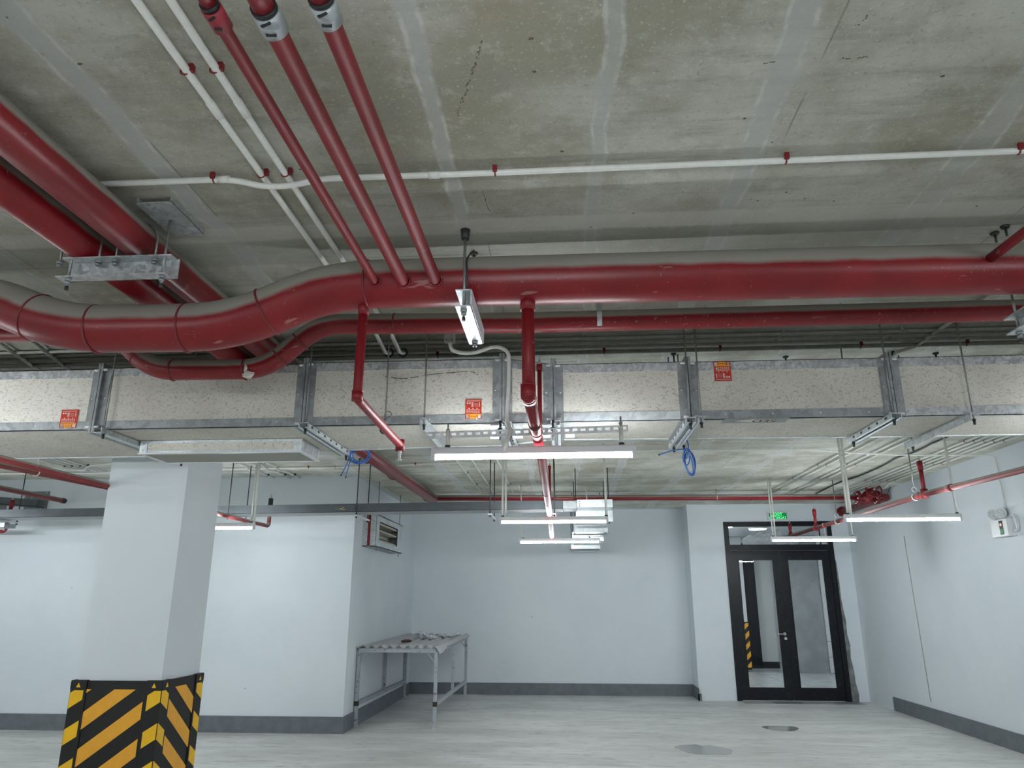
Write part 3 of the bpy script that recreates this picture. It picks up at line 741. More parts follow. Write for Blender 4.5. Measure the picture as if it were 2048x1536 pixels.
m = MB(); P = catmull([(-1.147,4.436,3.039), (-1.039,4.436,3.019), (-0.935,4.436,3.027), (-0.819,4.436,3.045), (-0.699,4.436,3.052), (-0.586,4.436,3.057), (-0.531,4.436,3.029)], 6)
for i in range(len(P) - 1):
    if random.random() < .85: m.bar(P[i], P[i+1], .0012, .0025 + .002 * random.random(), (0, 0, 1))
o = m.build('scratch_mark', DARKM); o.parent = bpy.data.objects['duct_section.002']; o.location = Vector(o.location) - OFF['duct_section.002']

# stickers on the duct
def sticker(x0, z0, w, h, label, flip=False, skew=0):
    y = DY - .0055
    r = thing('sticker', (x0 + w/2, y, z0), label, 'sticker', 'small red product stickers on the duct')
    def q(u0, v0, u1, v1, mat, name, d=.0006):
        if flip: u0, v0, u1, v1 = 1 - u1, 1 - v1, 1 - u0, 1 - v0
        X = lambda u, v: (x0 + u*w + skew*(v), y - d, z0 + v*h)
        return MB().prism([X(u0, v0), X(u1, v0), X(u1, v1), X(u0, v1)], (0, d*.9, 0)).build(name, mat, r)
    q(0, 0, 1, 1, STR, 'red_backing')
    q(.05, .19, .97, .24, STY, 'yellow_band', .0012)
    q(.27, .02, .72, .17, STY, 'yellow_caption', .0012); q(.30, .08, .69, .12, STR, 'caption_line', .0016)
    q(.78, .03, .95, .18, STW, 'white_square', .0012); q(.06, .03, .22, .18, GREYST, 'grey_square', .0012)
    k = MB()
    X = lambda u, v: (x0 + (1 - u if flip else u)*w + skew*(1 - v if flip else v), y - .0012, z0 + (1 - v if flip else v)*h)
    for i, u in enumerate((.08, .2, .32, .44, .56, .68, .80)):
        for j in range(3 + i % 2): 
            v = .29 + j*.075
            a, b = sorted((0, 1)); k.prism([X(u, v), X(u + .08, v), X(u + .08, v + .035), X(u, v + .035)], (0, .001, 0))
    for i in range(4): v = .62 + i*.06; k.prism([X(.38, v), X(.50, v), X(.50, v + .04), X(.38, v + .04)], (0, .001, 0))
    for i in range(3): v = .62 + i*.08; k.prism([X(.84, v), X(.90, v), X(.90, v + .06), X(.84, v + .06)], (0, .001, 0))
    for i in range(3): v = .64 + i*.07; k.prism([X(.56, v), X(.78, v), X(.78, v + .012), X(.56, v + .012)], (0, .001, 0))
    k.prism([X(.08, .9), X(.92, .9), X(.92, .93), X(.08, .93)], (0, .001, 0))
    k.build('fine_print', STW, r)['kind'] = 'stuff'
    for u in (.10, .24):
        m = MB(); c = X(u + .04, .8); m.cyl((c[0], c[1], c[2]), (c[0], c[1] - .0006, c[2]), .006, 12); m.build('round_mark', STW, r)
sticker(-3.282, 2.730, .116, .122, 'tilted red sticker on the leftmost duct section beside its flange', False, .0)
sticker(-.612, 2.744, .103, .127, 'red sticker low on the duct left of the central drop pipe')
sticker(.949, 2.959, .104, .126, 'upside-down red sticker at the top edge of the duct on the right', True)
sd = thing('arrow_label', (1.17, 4.46, DB), 'grey label with a white arrow and letters under the duct on the right', 'label')
MB().box((.985, 4.415, DB - .0062), (1.375, 4.535, DB - .0052)).build('grey_backing', GREYST, sd)
MB().prism([(1.06, 4.475, DB - .0072), (1.175, 4.43, DB - .0072), (1.175, 4.445, DB - .0072), (1.30, 4.445, DB - .0072), (1.30, 4.505, DB - .0072), (1.175, 4.505, DB - .0072), (1.175, 4.52, DB - .0072)], (0, 0, .0009)).build('white_arrow', STW, sd)
xf = Matrix.Translation((1.235, 4.475, DB - .0078)) @ Matrix.Rotation(pi, 4, 'Y')
text_mb('SED', .085, xf).build('letters', INK, sd)

# shallow filter box hanging under the second section
gb = thing('filter_box', (-2.36, 4.97, 2.63), 'shallow board box with white rimmed filter panel fixed under the duct', 'air filter box')
gx0, gx1, gy0, gy1, gz = -2.93, -1.785, 4.80, 5.16, 2.632
MB().box((gx0, gy0, gz), (gx1, gy0 + .01, DB - .004)).build('front_panel', BOARD, gb)
MB().box((gx1 - .01, gy0 + .01, gz), (gx1, gy1, DB - .004)).build('side_panel', GALV, gb)
MB().box((gx0, gy0 + .01, gz), (gx0 + .01, gy1, DB - .004)).build('side_panel', GALV, gb)
MB().box((gx0, gy1, gz), (gx1, gy1 + .01, DB - .004)).build('rear_panel', BOARD, gb)
for a, b in (((gx0 - .002, gy0 - .003, DB - .022), (gx1 + .002, gy0, DB - .003)), ((gx0 - .002, gy0 - .003, gz - .002), (gx1 + .002, gy0, gz + .012))):
    MB().box(a, b).build('edge_trim', GALVB, gb)
for x in (gx0, gx1):
    s_ = 1 if x == gx0 else -1
    m = MB(); m.box((x, gy0 - .005, gz), (x + s_*.05, gy0 - .0028, DB - .02)); m.box((x - s_*.003, gy0 - .004, gz), (x, gy0 + .03, DB - .02)); m.box((x - s_*.004, gy1 - .03, gz), (x, gy1, DB - .01)); m.build('corner_plate', GALVB, gb)
    for z in (gz + .015, DB - .03): screw(x + s_*.02, gy0 - .005, z, (0, -1, 0), gb)
m = MB()
for a, b in (((gx0 - .01, gy0 - .006, gz - .010), (gx1 + .01, gy0 + .022, gz - .002)), ((gx0 - .01, gy1 - .012, gz - .010), (gx1 + .01, gy1 + .012, gz - .002)), ((gx0 - .01, gy0 + .022, gz - .010), (gx0 + .018, gy1 - .012, gz - .002)), ((gx1 - .018, gy0 + .022, gz - .010), (gx1 + .01, gy1 - .012, gz - .002))): m.box(a, b)
m.build('white_rim', WHITE, gb)
MB().box((gx0 + .018, gy0 + .022, gz - .006), (gx1 - .018, gy1 - .012, gz - .002)).build('filter_panel', plain('grey_filter_mat', (.36, .37, .33), .9, 0, .1, 120), gb)

# hangers across the underside of the duct
HZ = DB - .034
def duct_hanger(x, y0, y1, label, kind='angle', w=.04, rods=((0, 1), (1, 1)), rdx=0):
    r = thing('duct_hanger', (x, (y0 + y1)/2, HZ), label, 'duct support', 'cross supports under the duct')
    m = MB()
    if kind == 'slot':
        m.box((x - .03, y0, HZ + .026), (x + .03, y1, HZ + .030)); m.box((x - .03, y0, HZ - .004), (x - .026, y1, HZ + .028)); m.box((x + .026, y0, HZ - .004), (x + .03, y1, HZ + .028)); m.box((x - .026, y0, HZ - .004), (x - .012, y1, HZ)); m.box((x + .012, y0, HZ - .004), (x + .026, y1, HZ))
        n = int((y1 - y0) / .13)
        ho = MB()
        for i in range(n):
            yy = y0 + .06 + i * (y1 - y0 - .08) / n
            ho.box((x - .0315, yy, HZ + .006), (x - .0305, yy + .03, HZ + .02)); ho.box((x + .0305, yy, HZ + .006), (x + .0315, yy + .03, HZ + .02)); ho.box((x - .007, yy, HZ + .0245), (x + .007, yy + .04, HZ + .0255))
        m.build('slotted_channel', GALVB, r)
        ho.build('slot_openings', DARKM, r)
    elif kind == 'angle':
        m.box((x - w/2, y0, HZ + .024), (x + w/2, y1, HZ + .030)); m.box((x - w/2, y0, HZ - .018), (x - w/2 + .004, y1, HZ + .026)); m.build('steel_angle', GALV, r)
    else:
        m.box((x - .045, y0, HZ - .004), (x + .01, y1, HZ)); m.box((x - .045, y0, HZ), (x - .041, y1, HZ + .030)); m.box((x + .006, y0, HZ), (x + .01, y1, HZ + .030)); m.build('steel_channel', GALV, r)
    for e, on in rods:
        if not on: continue
        y = y0 + .04 if e == 0 else y1 - .04
        zt = CZ
        MB().cyl((x + rdx, y, HZ - .03), (x + rdx, y, zt), .0052, 8).build('hanger_rod', ROD, r)
        m = MB(); nut(m, x + rdx, y, HZ - .012, .011, .01); m.cyl((x + rdx, y, HZ - .036), (x + rdx, y, HZ - .012), .008, 8); m.build('rod_nut', DARKM, r)
    return r
duct_hanger(-2.955, 4.37, 5.45, 'duct support at the first flange, left of the filter box', 'chan')
duct_hanger(-1.61, 4.33, 5.30, 'slotted channel under the duct right of the filter box', 'slot')
duct_hanger(-.845, 4.26, 5.24, 'plain angle under the duct left of the nearest lamp', 'angle')
duct_hanger(-.345, 4.39, 5.30, 'slotted channel under the duct at the left flange near the central drop pipe', 'slot', rods=((0, 0), (1, 1)))
duct_hanger(-.045, 4.39, 5.20, 'slotted channel under the duct at the right flange near the central drop pipe', 'slot', rods=((0, 0), (1, 1)))
duct_hanger(.775, 4.36, 5.16, 'doubled channel under the duct above the hanging blue cable', 'slot')
duct_hanger(.835, 4.33, 5.10, 'plain angle beside the doubled channel above the blue cable', 'angle', .05)
duct_hanger(1.965, 4.34, 5.06, 'slotted channel under the duct at the flange near the right end', 'slot')
duct_hanger(2.432, 4.36, 5.24, 'wide folded channel under the rightmost duct section', 'angle', .075)
# single extra rod with clip left of the plain angle
m = MB(); q = (-1.097,4.340,2.755); m.cyl((q[0], 4.34, q[2] - .03), (q[0], 4.34, CZ), .0052, 8); m.ring((q[0] + .012, 4.36, q[2] + .005), (0, 1, 0), .022, .004, 14, 6); nut(m, q[0], 4.34, q[2] - .04, .012); o = m.build('threaded_rod', ROD); tag(o, 'lone threaded rod with a ring in front of the duct near the red drop pipe', 'rod')
# mounting plates where strut is fixed
for x, lab in ((-.345, 'left'), (-.03, 'right')):
    r = thing('strut_bracket', (x, 4.36, 2.62), 'galvanized bracket fixing the slotted strut to the duct, %s of the two' % lab, 'bracket')
    m = MB(); m.box((x - .10, 4.37, 2.685), (x - .045, 4.43, 2.690)); m.box((x - .10, 4.37, 2.60), (x - .045, 4.374, 2.69)); m.build('folded_plate', GALVB, r); MB().box((x + .045, 4.37, 2.60), (x + .10, 4.374, 2.69)).build('folded_plate', GALVB, r)
    m = MB(); m.cyl((x - .03, 4.25, 2.56), (x - .03, 4.25, 2.68), .005, 8); nut(m, x - .03, 4.25, 2.618, .013, .02); m.cyl((x - .03, 4.25, 2.68), (x - .02, 4.38, 2.70), .006, 8); m.build('threaded_stud', DARKM, r)

# ------------------------------------------------------------------ slotted strut and lamps
ss = thing('slotted_strut', (-.215, 4.2, 2.60), 'long slotted steel strut carrying the nearest lamp below the duct', 'strut')
p0 = Vector((-.812, 4.2, 2.588)); p1 = Vector((.380, 4.2, 2.612)); dd = p1 - p0; L0 = dd.length; dn = dd.normalized()
MB().bar(p0 + Vector((0, .02, .0205)), p1 + Vector((0, .02, .0205)), .041, .002).build('top_flange', GALVD, ss)
wb = MB(); n = 25; pit = L0 / n
wb.bar(p0 + Vector((0, 0, .0155)), p1 + Vector((0, 0, .0155)), .002, .010); wb.bar(p0 - Vector((0, 0, .0125)), p1 - Vector((0, 0, .0125)), .002, .016)
for i in range(n + 1):
    c0 = p0 + dn * max(0, i*pit - .010); c1 = p0 + dn * min(L0, i*pit + .010)
    if (c1 - c0).length > .002: wb.bar(c0 + Vector((0, 0, .003)), c1 + Vector((0, 0, .003)), .002, .016)
wb.build('slotted_web', GALVB, ss)

LL = 1.165
def make_lamp(loc, label, tubes=True):
    r = thing('hanging_lamp', loc, label, 'lamp', 'hanging white batten lamps')
    x, y, z = loc
    m = MB(); h = LL/2 + .012
    m.prism([(x - h, y - .0140, z + .018), (x - h, y + .0140, z + .018), (x - h, y + .0145, z + .052), (x - h, y + .010, z + .060), (x - h, y - .010, z + .060), (x - h, y - .0145, z + .052)], (2*h, 0, 0)); m.build('lamp_housing', WHITE, r)
    for s_ in (-1, 1):
        m = MB(); m.prism([(x + s_*(h + .003), y - .0155, z + .050), (x + s_*(h + .003), y + .0155, z + .050), (x + s_*(h + .003), y + .014, z - .016), (x + s_*(h + .003), y - .014, z - .016)], (-s_*.024, 0, 0)); m.build('tube_holder', WHITE, r)
    MB().cyl((x - LL/2 + .012, y, z), (x + LL/2 - .012, y, z), .0125, 14).build('lamp_tube', GLOW, r)
    return r
zl = 2.462
lamp = make_lamp((-.178, 4.2, 2.455), 'nearest and largest glowing batten lamp, hung from the slotted strut')
P2 = dup(lamp, (-.123, 8.146, 2.477), 'middle lamp of the central row, below the grey tray')
P3 = dup(lamp, (-.084, 11.03, 2.475), 'farthest lamp of the central row, in front of the back wall')
P4 = dup(lamp, (3.532, 8.02, 2.462), 'nearer of the two lamps on the right, beside the red sprinkler pipe')
P5 = dup(lamp, (3.525, 10.876, 2.468), 'farther of the two lamps on the right, in front of the black doors')
P6 = dup(lamp, (-3.532 - LL/2, 8.2, 2.440), 'lamp partly hidden behind the white column')
k = 0
for x, y in ((-.2, .4), (-.2, -3.4), (-.2, -7), (3.5, 4.2), (3.5, .4), (3.5, -3.4), (-4.1, 3.6), (-4.1, -.3), (-4.1, -3.6), (-7.6, 8.2), (-7.6, 4.3), (-7.6, .4), (-7.6, -4), (-10.6, 4.3), (-10.6, .4)):
    k += 1
    dup(lamp, (x, y, 2.47), 'batten lamp outside the photo, hung over the parking area', 'lamps outside the frame')

def stems(lampo, xs, label, r=.0125, z0=None, zt=CZ, bend=0):
    x, y, z = lampo.location
    for i, (xx, dbl, txt) in enumerate(xs):
        o = thing('lamp_stem', (xx, y, z + .06), txt, 'lamp hanger', 'white tubes hanging the lamps')
        if bend: MB().path(catmull([(xx, y, z + .06), (xx - .02, y, z + .2), (xx - .03, y, zt - .02)], 5), r, 10).build('stem_tube', PVC, o)
        else: MB().cyl((xx, y, z + .06), (xx, y, zt), r, 12).build('stem_tube', PVC, o)
        if dbl: MB().cyl((xx + .034, y, z + .06), (xx + .034, y, zt), r, 12).build('stem_tube', PVC, o)
        m = MB(); m.cyl((xx, y, z + .060), (xx, y, z + .072), r + .004, 12); m.build('end_nut', DARKM, o)
stems(lamp, [(-.680, False, 'white tube from strut to the left end of the nearest lamp'), (.338, False, 'white tube from strut to the right end of the nearest lamp')], '', .0125, zt=2.62)
for x, z in ((-.680, 2.60), (.338, 2.625)):
    m = MB(); m.cyl((x, 4.2, z), (x, 4.2, z + .06), .005, 8); nut(m, x, 4.2, z + .012, .012); o = m.build('threaded_stud', ROD); tag(o, 'short threaded stud above the strut at its %s end' % ('left' if x < 0 else 'right'), 'stud')
stems(P2, [(-.70 + .015, True, 'double white tube holding the left end of the middle central lamp'), (.455, False, 'white tube holding the right end of the middle central lamp')], '')
stems(P3, [(-.62, False, 'thin bent tube holding the left end of the farthest central lamp'), (.36, False, 'thin tube holding the right end of the farthest central lamp')], '', .009, bend=1)
stems(P4, [(2.98, True, 'double tube holding the left end of the nearer right lamp'), (4.09, False, 'white tube holding the right end of the nearer right lamp')], '', .012)
stems(P5, [(2.965, True, 'double tube holding the left end of the lamp by the doors'), (4.07, False, 'thin tube holding the right end of the lamp by the doors')], '', .011)
stems(P6, [(-3.565, True, 'double white tube right of the column holding the half hidden lamp')], '', .013)

# ------------------------------------------------------------------ grey tray and its hangers
def seg_tray(x0, x1, za, zb_, label, h=.098, y0=8.8, y1=9.12):
    r = thing('cable_tray', ((x0 + x1)/2, y0, za), label, 'cable tray', 'lengths of the dark grey cable tray')
    MB().prism([(x0, y0, za), (x1, y0, zb_), (x1, y0, zb_ + h), (x0, y0, za + h)], (0, .004, 0)).build('side_wall', TRAY, r)
    MB().prism([(x0, y1, za), (x1, y1, zb_), (x1, y1, zb_ + h), (x0, y1, za + h)], (0, .004, 0)).build('side_wall', TRAY, r)
    MB().prism([(x0, y0, za), (x1, y0, zb_), (x1, y1, zb_), (x0, y1, za)], (0, 0, .004)).build('tray_floor', plain('grey_tray_underside', (.34, .36, .37), .5) if x0 < -8 else bpy.data.materials['grey_tray_underside'], r)
    MB().prism([(x0, y0, za + h), (x1, y0, zb_ + h), (x1, y1, zb_ + h), (x0, y1, za + h)], (0, 0, .004)).build('tray_cover', TRAY, r)
    return r
seg_tray(-11.9, -7.4, 2.640, 2.645, 'tray length out of the frame at left')
seg_tray(-7.396, -4.9, 2.645, 2.662, 'dark grey tray length left of the white column')
seg_tray(-4.896, -2.54, 2.662, 2.681, 'dark grey tray length right of the column with a yellow scribble')
seg_tray(-2.536, -.02, 2.681, 2.697, 'dark grey tray length behind the central lamps')
m = MB(); c0 = Vector((-2.728,8.795,2.731))
for i in range(7):
    a = random.uniform(0, pi); l = random.uniform(.02, .05); o_ = Vector((random.uniform(-.07, .07), 0, random.uniform(-.02, .02)))
    m.bar(c0 + o_ - Vector((cos(a), 0, sin(a)*.6))*l/2, c0 + o_ + Vector((cos(a), 0, sin(a)*.6))*l/2, .002, .006)
o = m.build('scribble', plain('yellow_chalk', (.55, .50, .22), .8)); o.parent = bpy.data.objects['cable_tray.002']; o.location = Vector(o.location) - OFF['cable_tray.002']
for x, lab in ((-4.10, 'right of the column'), (-2.505, 'at the corner of the left wall'), (-.885, 'left of the middle central lamp'), (-.12, 'behind the middle central lamp'), (-7.2, 'near the left edge')):
    r = thing('tray_hanger', (x, 8.95, 2.65), 'bar on two threaded rods under the grey tray ' + lab, 'tray support', 'hangers of the grey tray')
    MB().box((x - .02, 8.70, 2.622), (x + .02, 9.30, 2.640)).build('cross_bar', GALVB, r)
    for y in (8.74, 9.26):
        MB().cyl((x, y, 2.60), (x, y, CZ), .0065, 8).build('hanger_rod', DARKM, r)
        m = MB(); nut(m, x, y, 2.608, .014); nut(m, x, y, 2.641, .014); m.build('rod_nut', DARKM, r)
# galvanized trunking turning away towards the back wall
MBx = thing('galvanized_box', (.36, 8.8, 2.70), 'bright galvanized box at the right end of the grey tray', 'junction box')
MB().box((-.015, 8.775, 2.700), (.145, 9.12, 2.79)).build('joint_sleeve', GALVD, MBx)
MB().box((.15, 8.77, 2.712), (.568, 9.14, 2.802)).build('box_body', GALVB, MBx)
m = MB()
for x, z in ((.18, 2.78), (.18, 2.75), (.18, 2.725), (.13, 2.775), (.10, 2.735)): m.cyl((x, 8.776, z), (x, 8.762, z), .010, 8)
m.build('bolt_head', GALVD, MBx)
ys = [9.14, 10.3, 11.5, 12.8, 14.3]
for i in range(4):
    y0, y1 = ys[i], ys[i+1]; z0 = 2.70 - .028 * i; xs0, xs1 = .17 + (.0, -.01, -.03, -.04)[i], .56
    r = thing('trunking_section', ((xs0 + xs1)/2, y0, z0), 'galvanized trunking length, %s, running to the back wall' % ('nearest', 'second', 'third', 'farthest')[i], 'trunking', 'galvanized trunking lengths')
    MB().box((xs0, y0, z0 - .09), (xs1, y1 - .02, z0)).build('trunk_body', GALVB, r)
    MB().box((xs0 - .03, y0 - .004, z0 - .12), (xs1 + .03, y0 + .05, z0 + .02)).build('joint_flange', GALVB, r)
    for x in (xs0 - .02, xs1 + .02): MB().cyl((x, y0 + .6, z0 - .10), (x, y0 + .6, CZ), .006, 8).build('hanger_rod', DARKM, r)
    MB().box((xs0 - .05, y0 + .58, z0 - .11), (xs1 + .05, y0 + .62, z0 - .09)).build('cross_bar', GALVD, r)

# orange cable sagging over the tray
m = MB(); m.path(catmull([(-1.4, 9.0, 2.80), (-1.0, 9.05, 2.815), (-.4, 9.02, 2.805), (-.1, 8.97, 2.85), (.1, 8.95, 2.85), (.38, 9.0, 2.81)], 8), .006, 6)
o = m.build('orange_cable', ORANGE); tag(o, 'thin orange cable lying on the grey tray', 'cable')

# ------------------------------------------------------------------ ceiling conduits
def conduit(label, pts, r=.0125, mat=None, clips=(), group=None, fr=0, n=8, cclip=None, joints=()):
    P = fillet(pts, fr, 4) if fr else [Vector(p) for p in pts]
    root = thing('conduit', P[0], label, 'conduit', group)
    MB().path(P, r, n).build('conduit_run', mat or PVC, root)
    for c0 in clips:
        c0 = Vector(c0)
        along_y = abs((Vector(pts[-1]) - Vector(pts[0])).y) > abs((Vector(pts[-1]) - Vector(pts[0])).x)
        m = MB()
        if along_y: m.ring(c0, (0, 1, 0), r + .001, .0035, 12, 6); m.box((c0.x + r, c0.y - .009, c0.z - .004), (c0.x + r + .016, c0.y + .009, CZ))
        else: m.ring(c0, (1, 0, 0), r + .001, .0035, 12, 6); m.box((c0.x - .009, c0.y - r - .012, c0.z - .004), (c0.x + .009, c0.y - r, CZ))
        m.build('clip', cclip or CLIP, root)
    for (a, b) in joints: MB().cyl(a, b, r + .0025, 12).build('coupler', mat or PVC, root)
    return root
zc = CZ - .022
for x, nm in ((-1.212, 'left'), (-1.112, 'right')):
    conduit('%s one of two white conduits running back from the top left' % nm, [(x - .012, -3, zc), (x, 3.4, zc), (x, 4.45, zc), (x - .003, 4.72, zc - .03), (x - .003, 4.82, zc)], .0135, PVC,
            [(x - .01, 1.94, zc), (x - .003, 2.555, zc), (x, 3.9, zc)], 'white conduit pair at upper left', 0, 12, None, [((x - .0024, 2.10, zc), (x - .0024, 2.18, zc))])
    m = MB(); m.ring((x + .005, 4.78, zc - .012), (0, 1, .6), .030, .006, 16, 6); o = m.build('black_grommet', BLACKP); tag(o, 'black ring around the %s conduit bend above the duct' % nm, 'cable ring')
yq = 2.60
conduit('long white conduit crossing the ceiling with a bump over two others', [(-2.45, yq - .025, zc), (-1.42, yq - .022, zc), (-1.33, yq - .018, zc - .005), (-1.22, yq, zc - .03), (-1.10, yq, zc - .03), (-.98, yq + .003, zc), (-.4, yq + .01, zc), (.9, yq + .006, zc), (1.80, yq + .004, zc), (2.6, yq, zc)], .0125, PVC,
        [(-1.425, yq - .022, zc), (-.255, yq + .01, zc), (.905, yq + .006, zc), (1.79, yq + .004, zc)], None, .12, 12, None, [((-1.41, yq - .022, zc), (-1.36, yq - .021, zc)), ((-.53, yq + .009, zc), (-.485, yq + .009, zc))])
# bundle above the duct
for i, (y, r, nm) in enumerate(((4.615, .011, 'first'), (4.70, .009, 'second'), (4.785, .009, 'third'), (4.90, .016, 'fourth'))):
    cl = [(x, y, zc) for x in ((-2.2, -.88, .30, 1.10, 2.05, 2.75) if r > .012 else (1.45, -2.6, 2.2))]
    conduit('%s from the front of the dusty conduits over the duct' % nm, [(-6.5, y + .02, zc), (-1.0, y, zc), (2.0, y, zc), (5.05, y + .01, zc)], r, PVCD, cl, 'dusty conduits above the duct', 0, 8, CLIP if r > .012 else PVCD)
conduit('fifth, set farther back over the duct', [(-6.5, 5.06, zc), (-.4, 5.02, zc)], .009, PVCD, (), 'dusty conduits above the duct')
for x, a in ((-3.86, 'left'), (-3.62, 'right')):
    conduit('%s of two dusty conduits bending down behind the dipped pipe at far left' % a, [(x + .35, 3.6, zc), (x + .1, 4.3, zc - .01), (x - .12, 5.1, zc)], .014, PVCD, (), 'dusty diagonal conduits at far left')
m = MB(); m.path([(-2.9, 4.6, 3.30), (-2.65, 4.9, 3.16), (-2.2, 5.2, 3.16)], .008, 8); o = m.build('green_cable', GREENP); tag(o, 'dark green cable dropping behind the duct left of the dip', 'cable')
m = MB(); m.path([(2.05, 5.25, 3.155), (3.4, 5.25, 3.165), (5.05, 5.22, 3.175)], .014, 10); o = m.build('green_pipe', GREENP); tag(o, 'dark green pipe lying on top of the duct at right', 'pipe')
conduit('grey conduit slanting to the duct flange at right', [(2.44, 3.4, zc), (2.438, 4.5, zc), (2.43, 4.95, zc), (2.36, 5.05, zc), (2.34, 5.5, zc)], .0125, PVCD, [(2.33, 5.1, zc)], None, 0, 8, BLACKP)

# right bank running to the back
for i, x in enumerate((4.41, 4.512, 4.615, 4.717, 4.825)):
    ye = 13.4 - .35*i if i < 4 else 12.2
    cl = [(x, y, zc) for y in (5.3, 6.7, 8.22, 9.6, 11.0, 12.3) if y < ye]
    P = [(x, 3.0, zc), (x, ye, zc)] if i < 4 else [(x, 3.0, zc), (x, 11.2, zc), (x + .06, 11.5, zc - .03), (x + .06, 12.3, zc - .03)]
    conduit('%s from the right wall in the bank of five white conduits' % ('fifth', 'fourth', 'third', 'second', 'first')[i], P, .0135, PVC, cl, 'bank of white conduits near the right wall')
for i, (x, nm) in enumerate(((3.285, 'leftmost'), (3.395, 'second'), (3.655, 'third'), (3.762, 'rightmost'))):
    cl = [(x, y, zc) for y in (5.6, 6.6, 7.7, 9.62, 10.7, 11.8, 12.9)]
    conduit('%s of four white conduits over the doors' % nm, [(x, 5.1, zc), (x, 8.5, zc), (x, 13.3 - .2*(i % 2), zc)], .012, PVC, cl, 'four white conduits over the doors', 0, 8, BLACKP if i < 2 else CLIP)
conduit('white conduit crossing behind the duct and turning down the right wall', [(-2.5, 8.66, zc), (1.0, 8.50, zc), (2.9, 8.55, zc), (3.15, 8.57, zc - .03), (3.5, 8.7, zc - .03), (3.9, 8.80, zc - .03), (4.3, 8.86, zc - .03), (4.95, 8.90, zc - .03), (5.075, 8.90, zc - .04), (5.080, 8.90, 2.62)], .011, PVC, [(-1.0, 8.59, zc), (1.6, 8.52, zc), (2.7, 8.545, zc)], None, .06, 8, PVC)
conduit('thin white conduit crossing the ceiling at left behind the duct', [(-4.9, 9.42, zc), (-3.15, 9.38, zc), (-1.33, 9.12, zc)], .010, PVC, [(-3.0, 9.36, zc), (-1.9, 9.2, zc)])
for (x, y0, y1, nm) in ((-1.335, 8.2, 11.9, 'left'), (-1.14, 8.2, 12.1, 'middle'), (-.825, 7.9, 11.8, 'right')):
    conduit('%s of three slanting conduits seen above the middle lamp' % nm, [(x - .01, 5.5, zc), (x, y0, zc), (x, y1, zc)], .0125, PVC, [(x, 9.9, zc), (x, 11.0, zc)], 'three conduits above the middle lamp', 0, 8, PVCD)
conduit('black flexible cable snaking along the ceiling at right', catmull([(4.125,12.426,3.330), (4.085,11.746,3.330), (4.075,11.043,3.330), (4.140,10.507,3.330), (4.136,9.751,3.330), (4.083,9.188,3.330), (4.122,8.935,3.330), (4.120,8.546,3.330), (4.097,8.295,3.330), (4.098,7.983,3.330), (4.0, 6.0, 3.33)], 5), .011, BLACKP)
for x, nm in ((-4.14, 'leftmost'), (-3.90, 'middle'), (-3.76, 'rightmost')):
    conduit('%s of three conduits reaching the left wall right of the column' % nm, [(x, 7.2, zc), (x, 9.15, zc), (x - .01, 9.35, zc - .025), (x, 9.6, zc), (x, LY, zc)], .0125, PVC, [(x, 8.9, zc), (x, 9.9, zc)], 'conduits between column and left wall', 0, 8, DARKM)
conduit('thin conduit along the ceiling behind the column', [(-7.8, 9.50, zc), (-6.5, 9.56, zc), (-4.5, 9.36, zc), (-2.94, 9.32, zc)], .010, PVC, [(-6.9, 9.53, zc), (-3.35, 9.33, zc)])
for i, x in enumerate((-6.50, -6.40, -6.29, -6.19)):
    conduit('%s of four short conduits left of the column' % ('leftmost', 'second', 'third', 'rightmost')[i], [(x, 7.5, zc), (x, 9.35 + .03*i, zc)], .0125, PVC, [(x, 9.0, zc)], 'four conduits left of the column', 0, 8, DARKM)
conduit('white conduit wavering under the four short ones left of the column', [(-7.2, 8.9, zc - .02), (-6.7, 9.0, zc - .02), (-6.35, 9.2, zc - .025), (-6.1, 8.9, zc - .02), (-5.6, 8.8, zc)], .010, PVC, (), None, .1)
conduit('white conduit running beside the upper red pipe at far left', [(-7.6, 7.9, zc), (-7.25, 8.6, zc), (-7.15, 10.1, zc)], .013, PVC, (), None, .1)

# box and flexible white cord down to the lamp
bx = thing('junction_box', (-.66, 4.42, 3.26), 'small pale junction box above the duct left of the white flexible cord', 'junction box')
q = Vector((-0.718,4.400,3.268))
MB().box((q.x - .032, 4.38, q.z - .02), (q.x + .032, 4.44, q.z + .05)).build('box_body', PVCD, bx)
for s_ in (-1, 1): MB().cyl((q.x + s_*.018, 4.38, q.z - .012), (q.x + s_*.018, 4.377, q.z - .012), .004, 8).build('screw', DARKM, bx)
m = MB(); m.path(catmull([(-0.711,4.380,3.233), (-0.692,4.370,3.182), (-0.618,4.370,3.160), (-0.530,4.360,3.161), (-0.445,4.360,3.189), (-0.376,4.340,3.177), (-0.334,4.330,3.136), (-0.328,4.330,3.060), (-0.331,4.330,2.898), (-0.339,4.320,2.736), (-0.323,4.270,2.655), (-0.308,4.200,2.608), (-0.331,4.190,2.538), (-0.349,4.200,2.471)], 6), .0125, 10)
o = m.build('flexible_cord', PVC); tag(o, 'white flexible cord hanging over the duct flange down to the nearest lamp', 'cable')
for px, py in ((1016,742), (1016,812)):
    pass

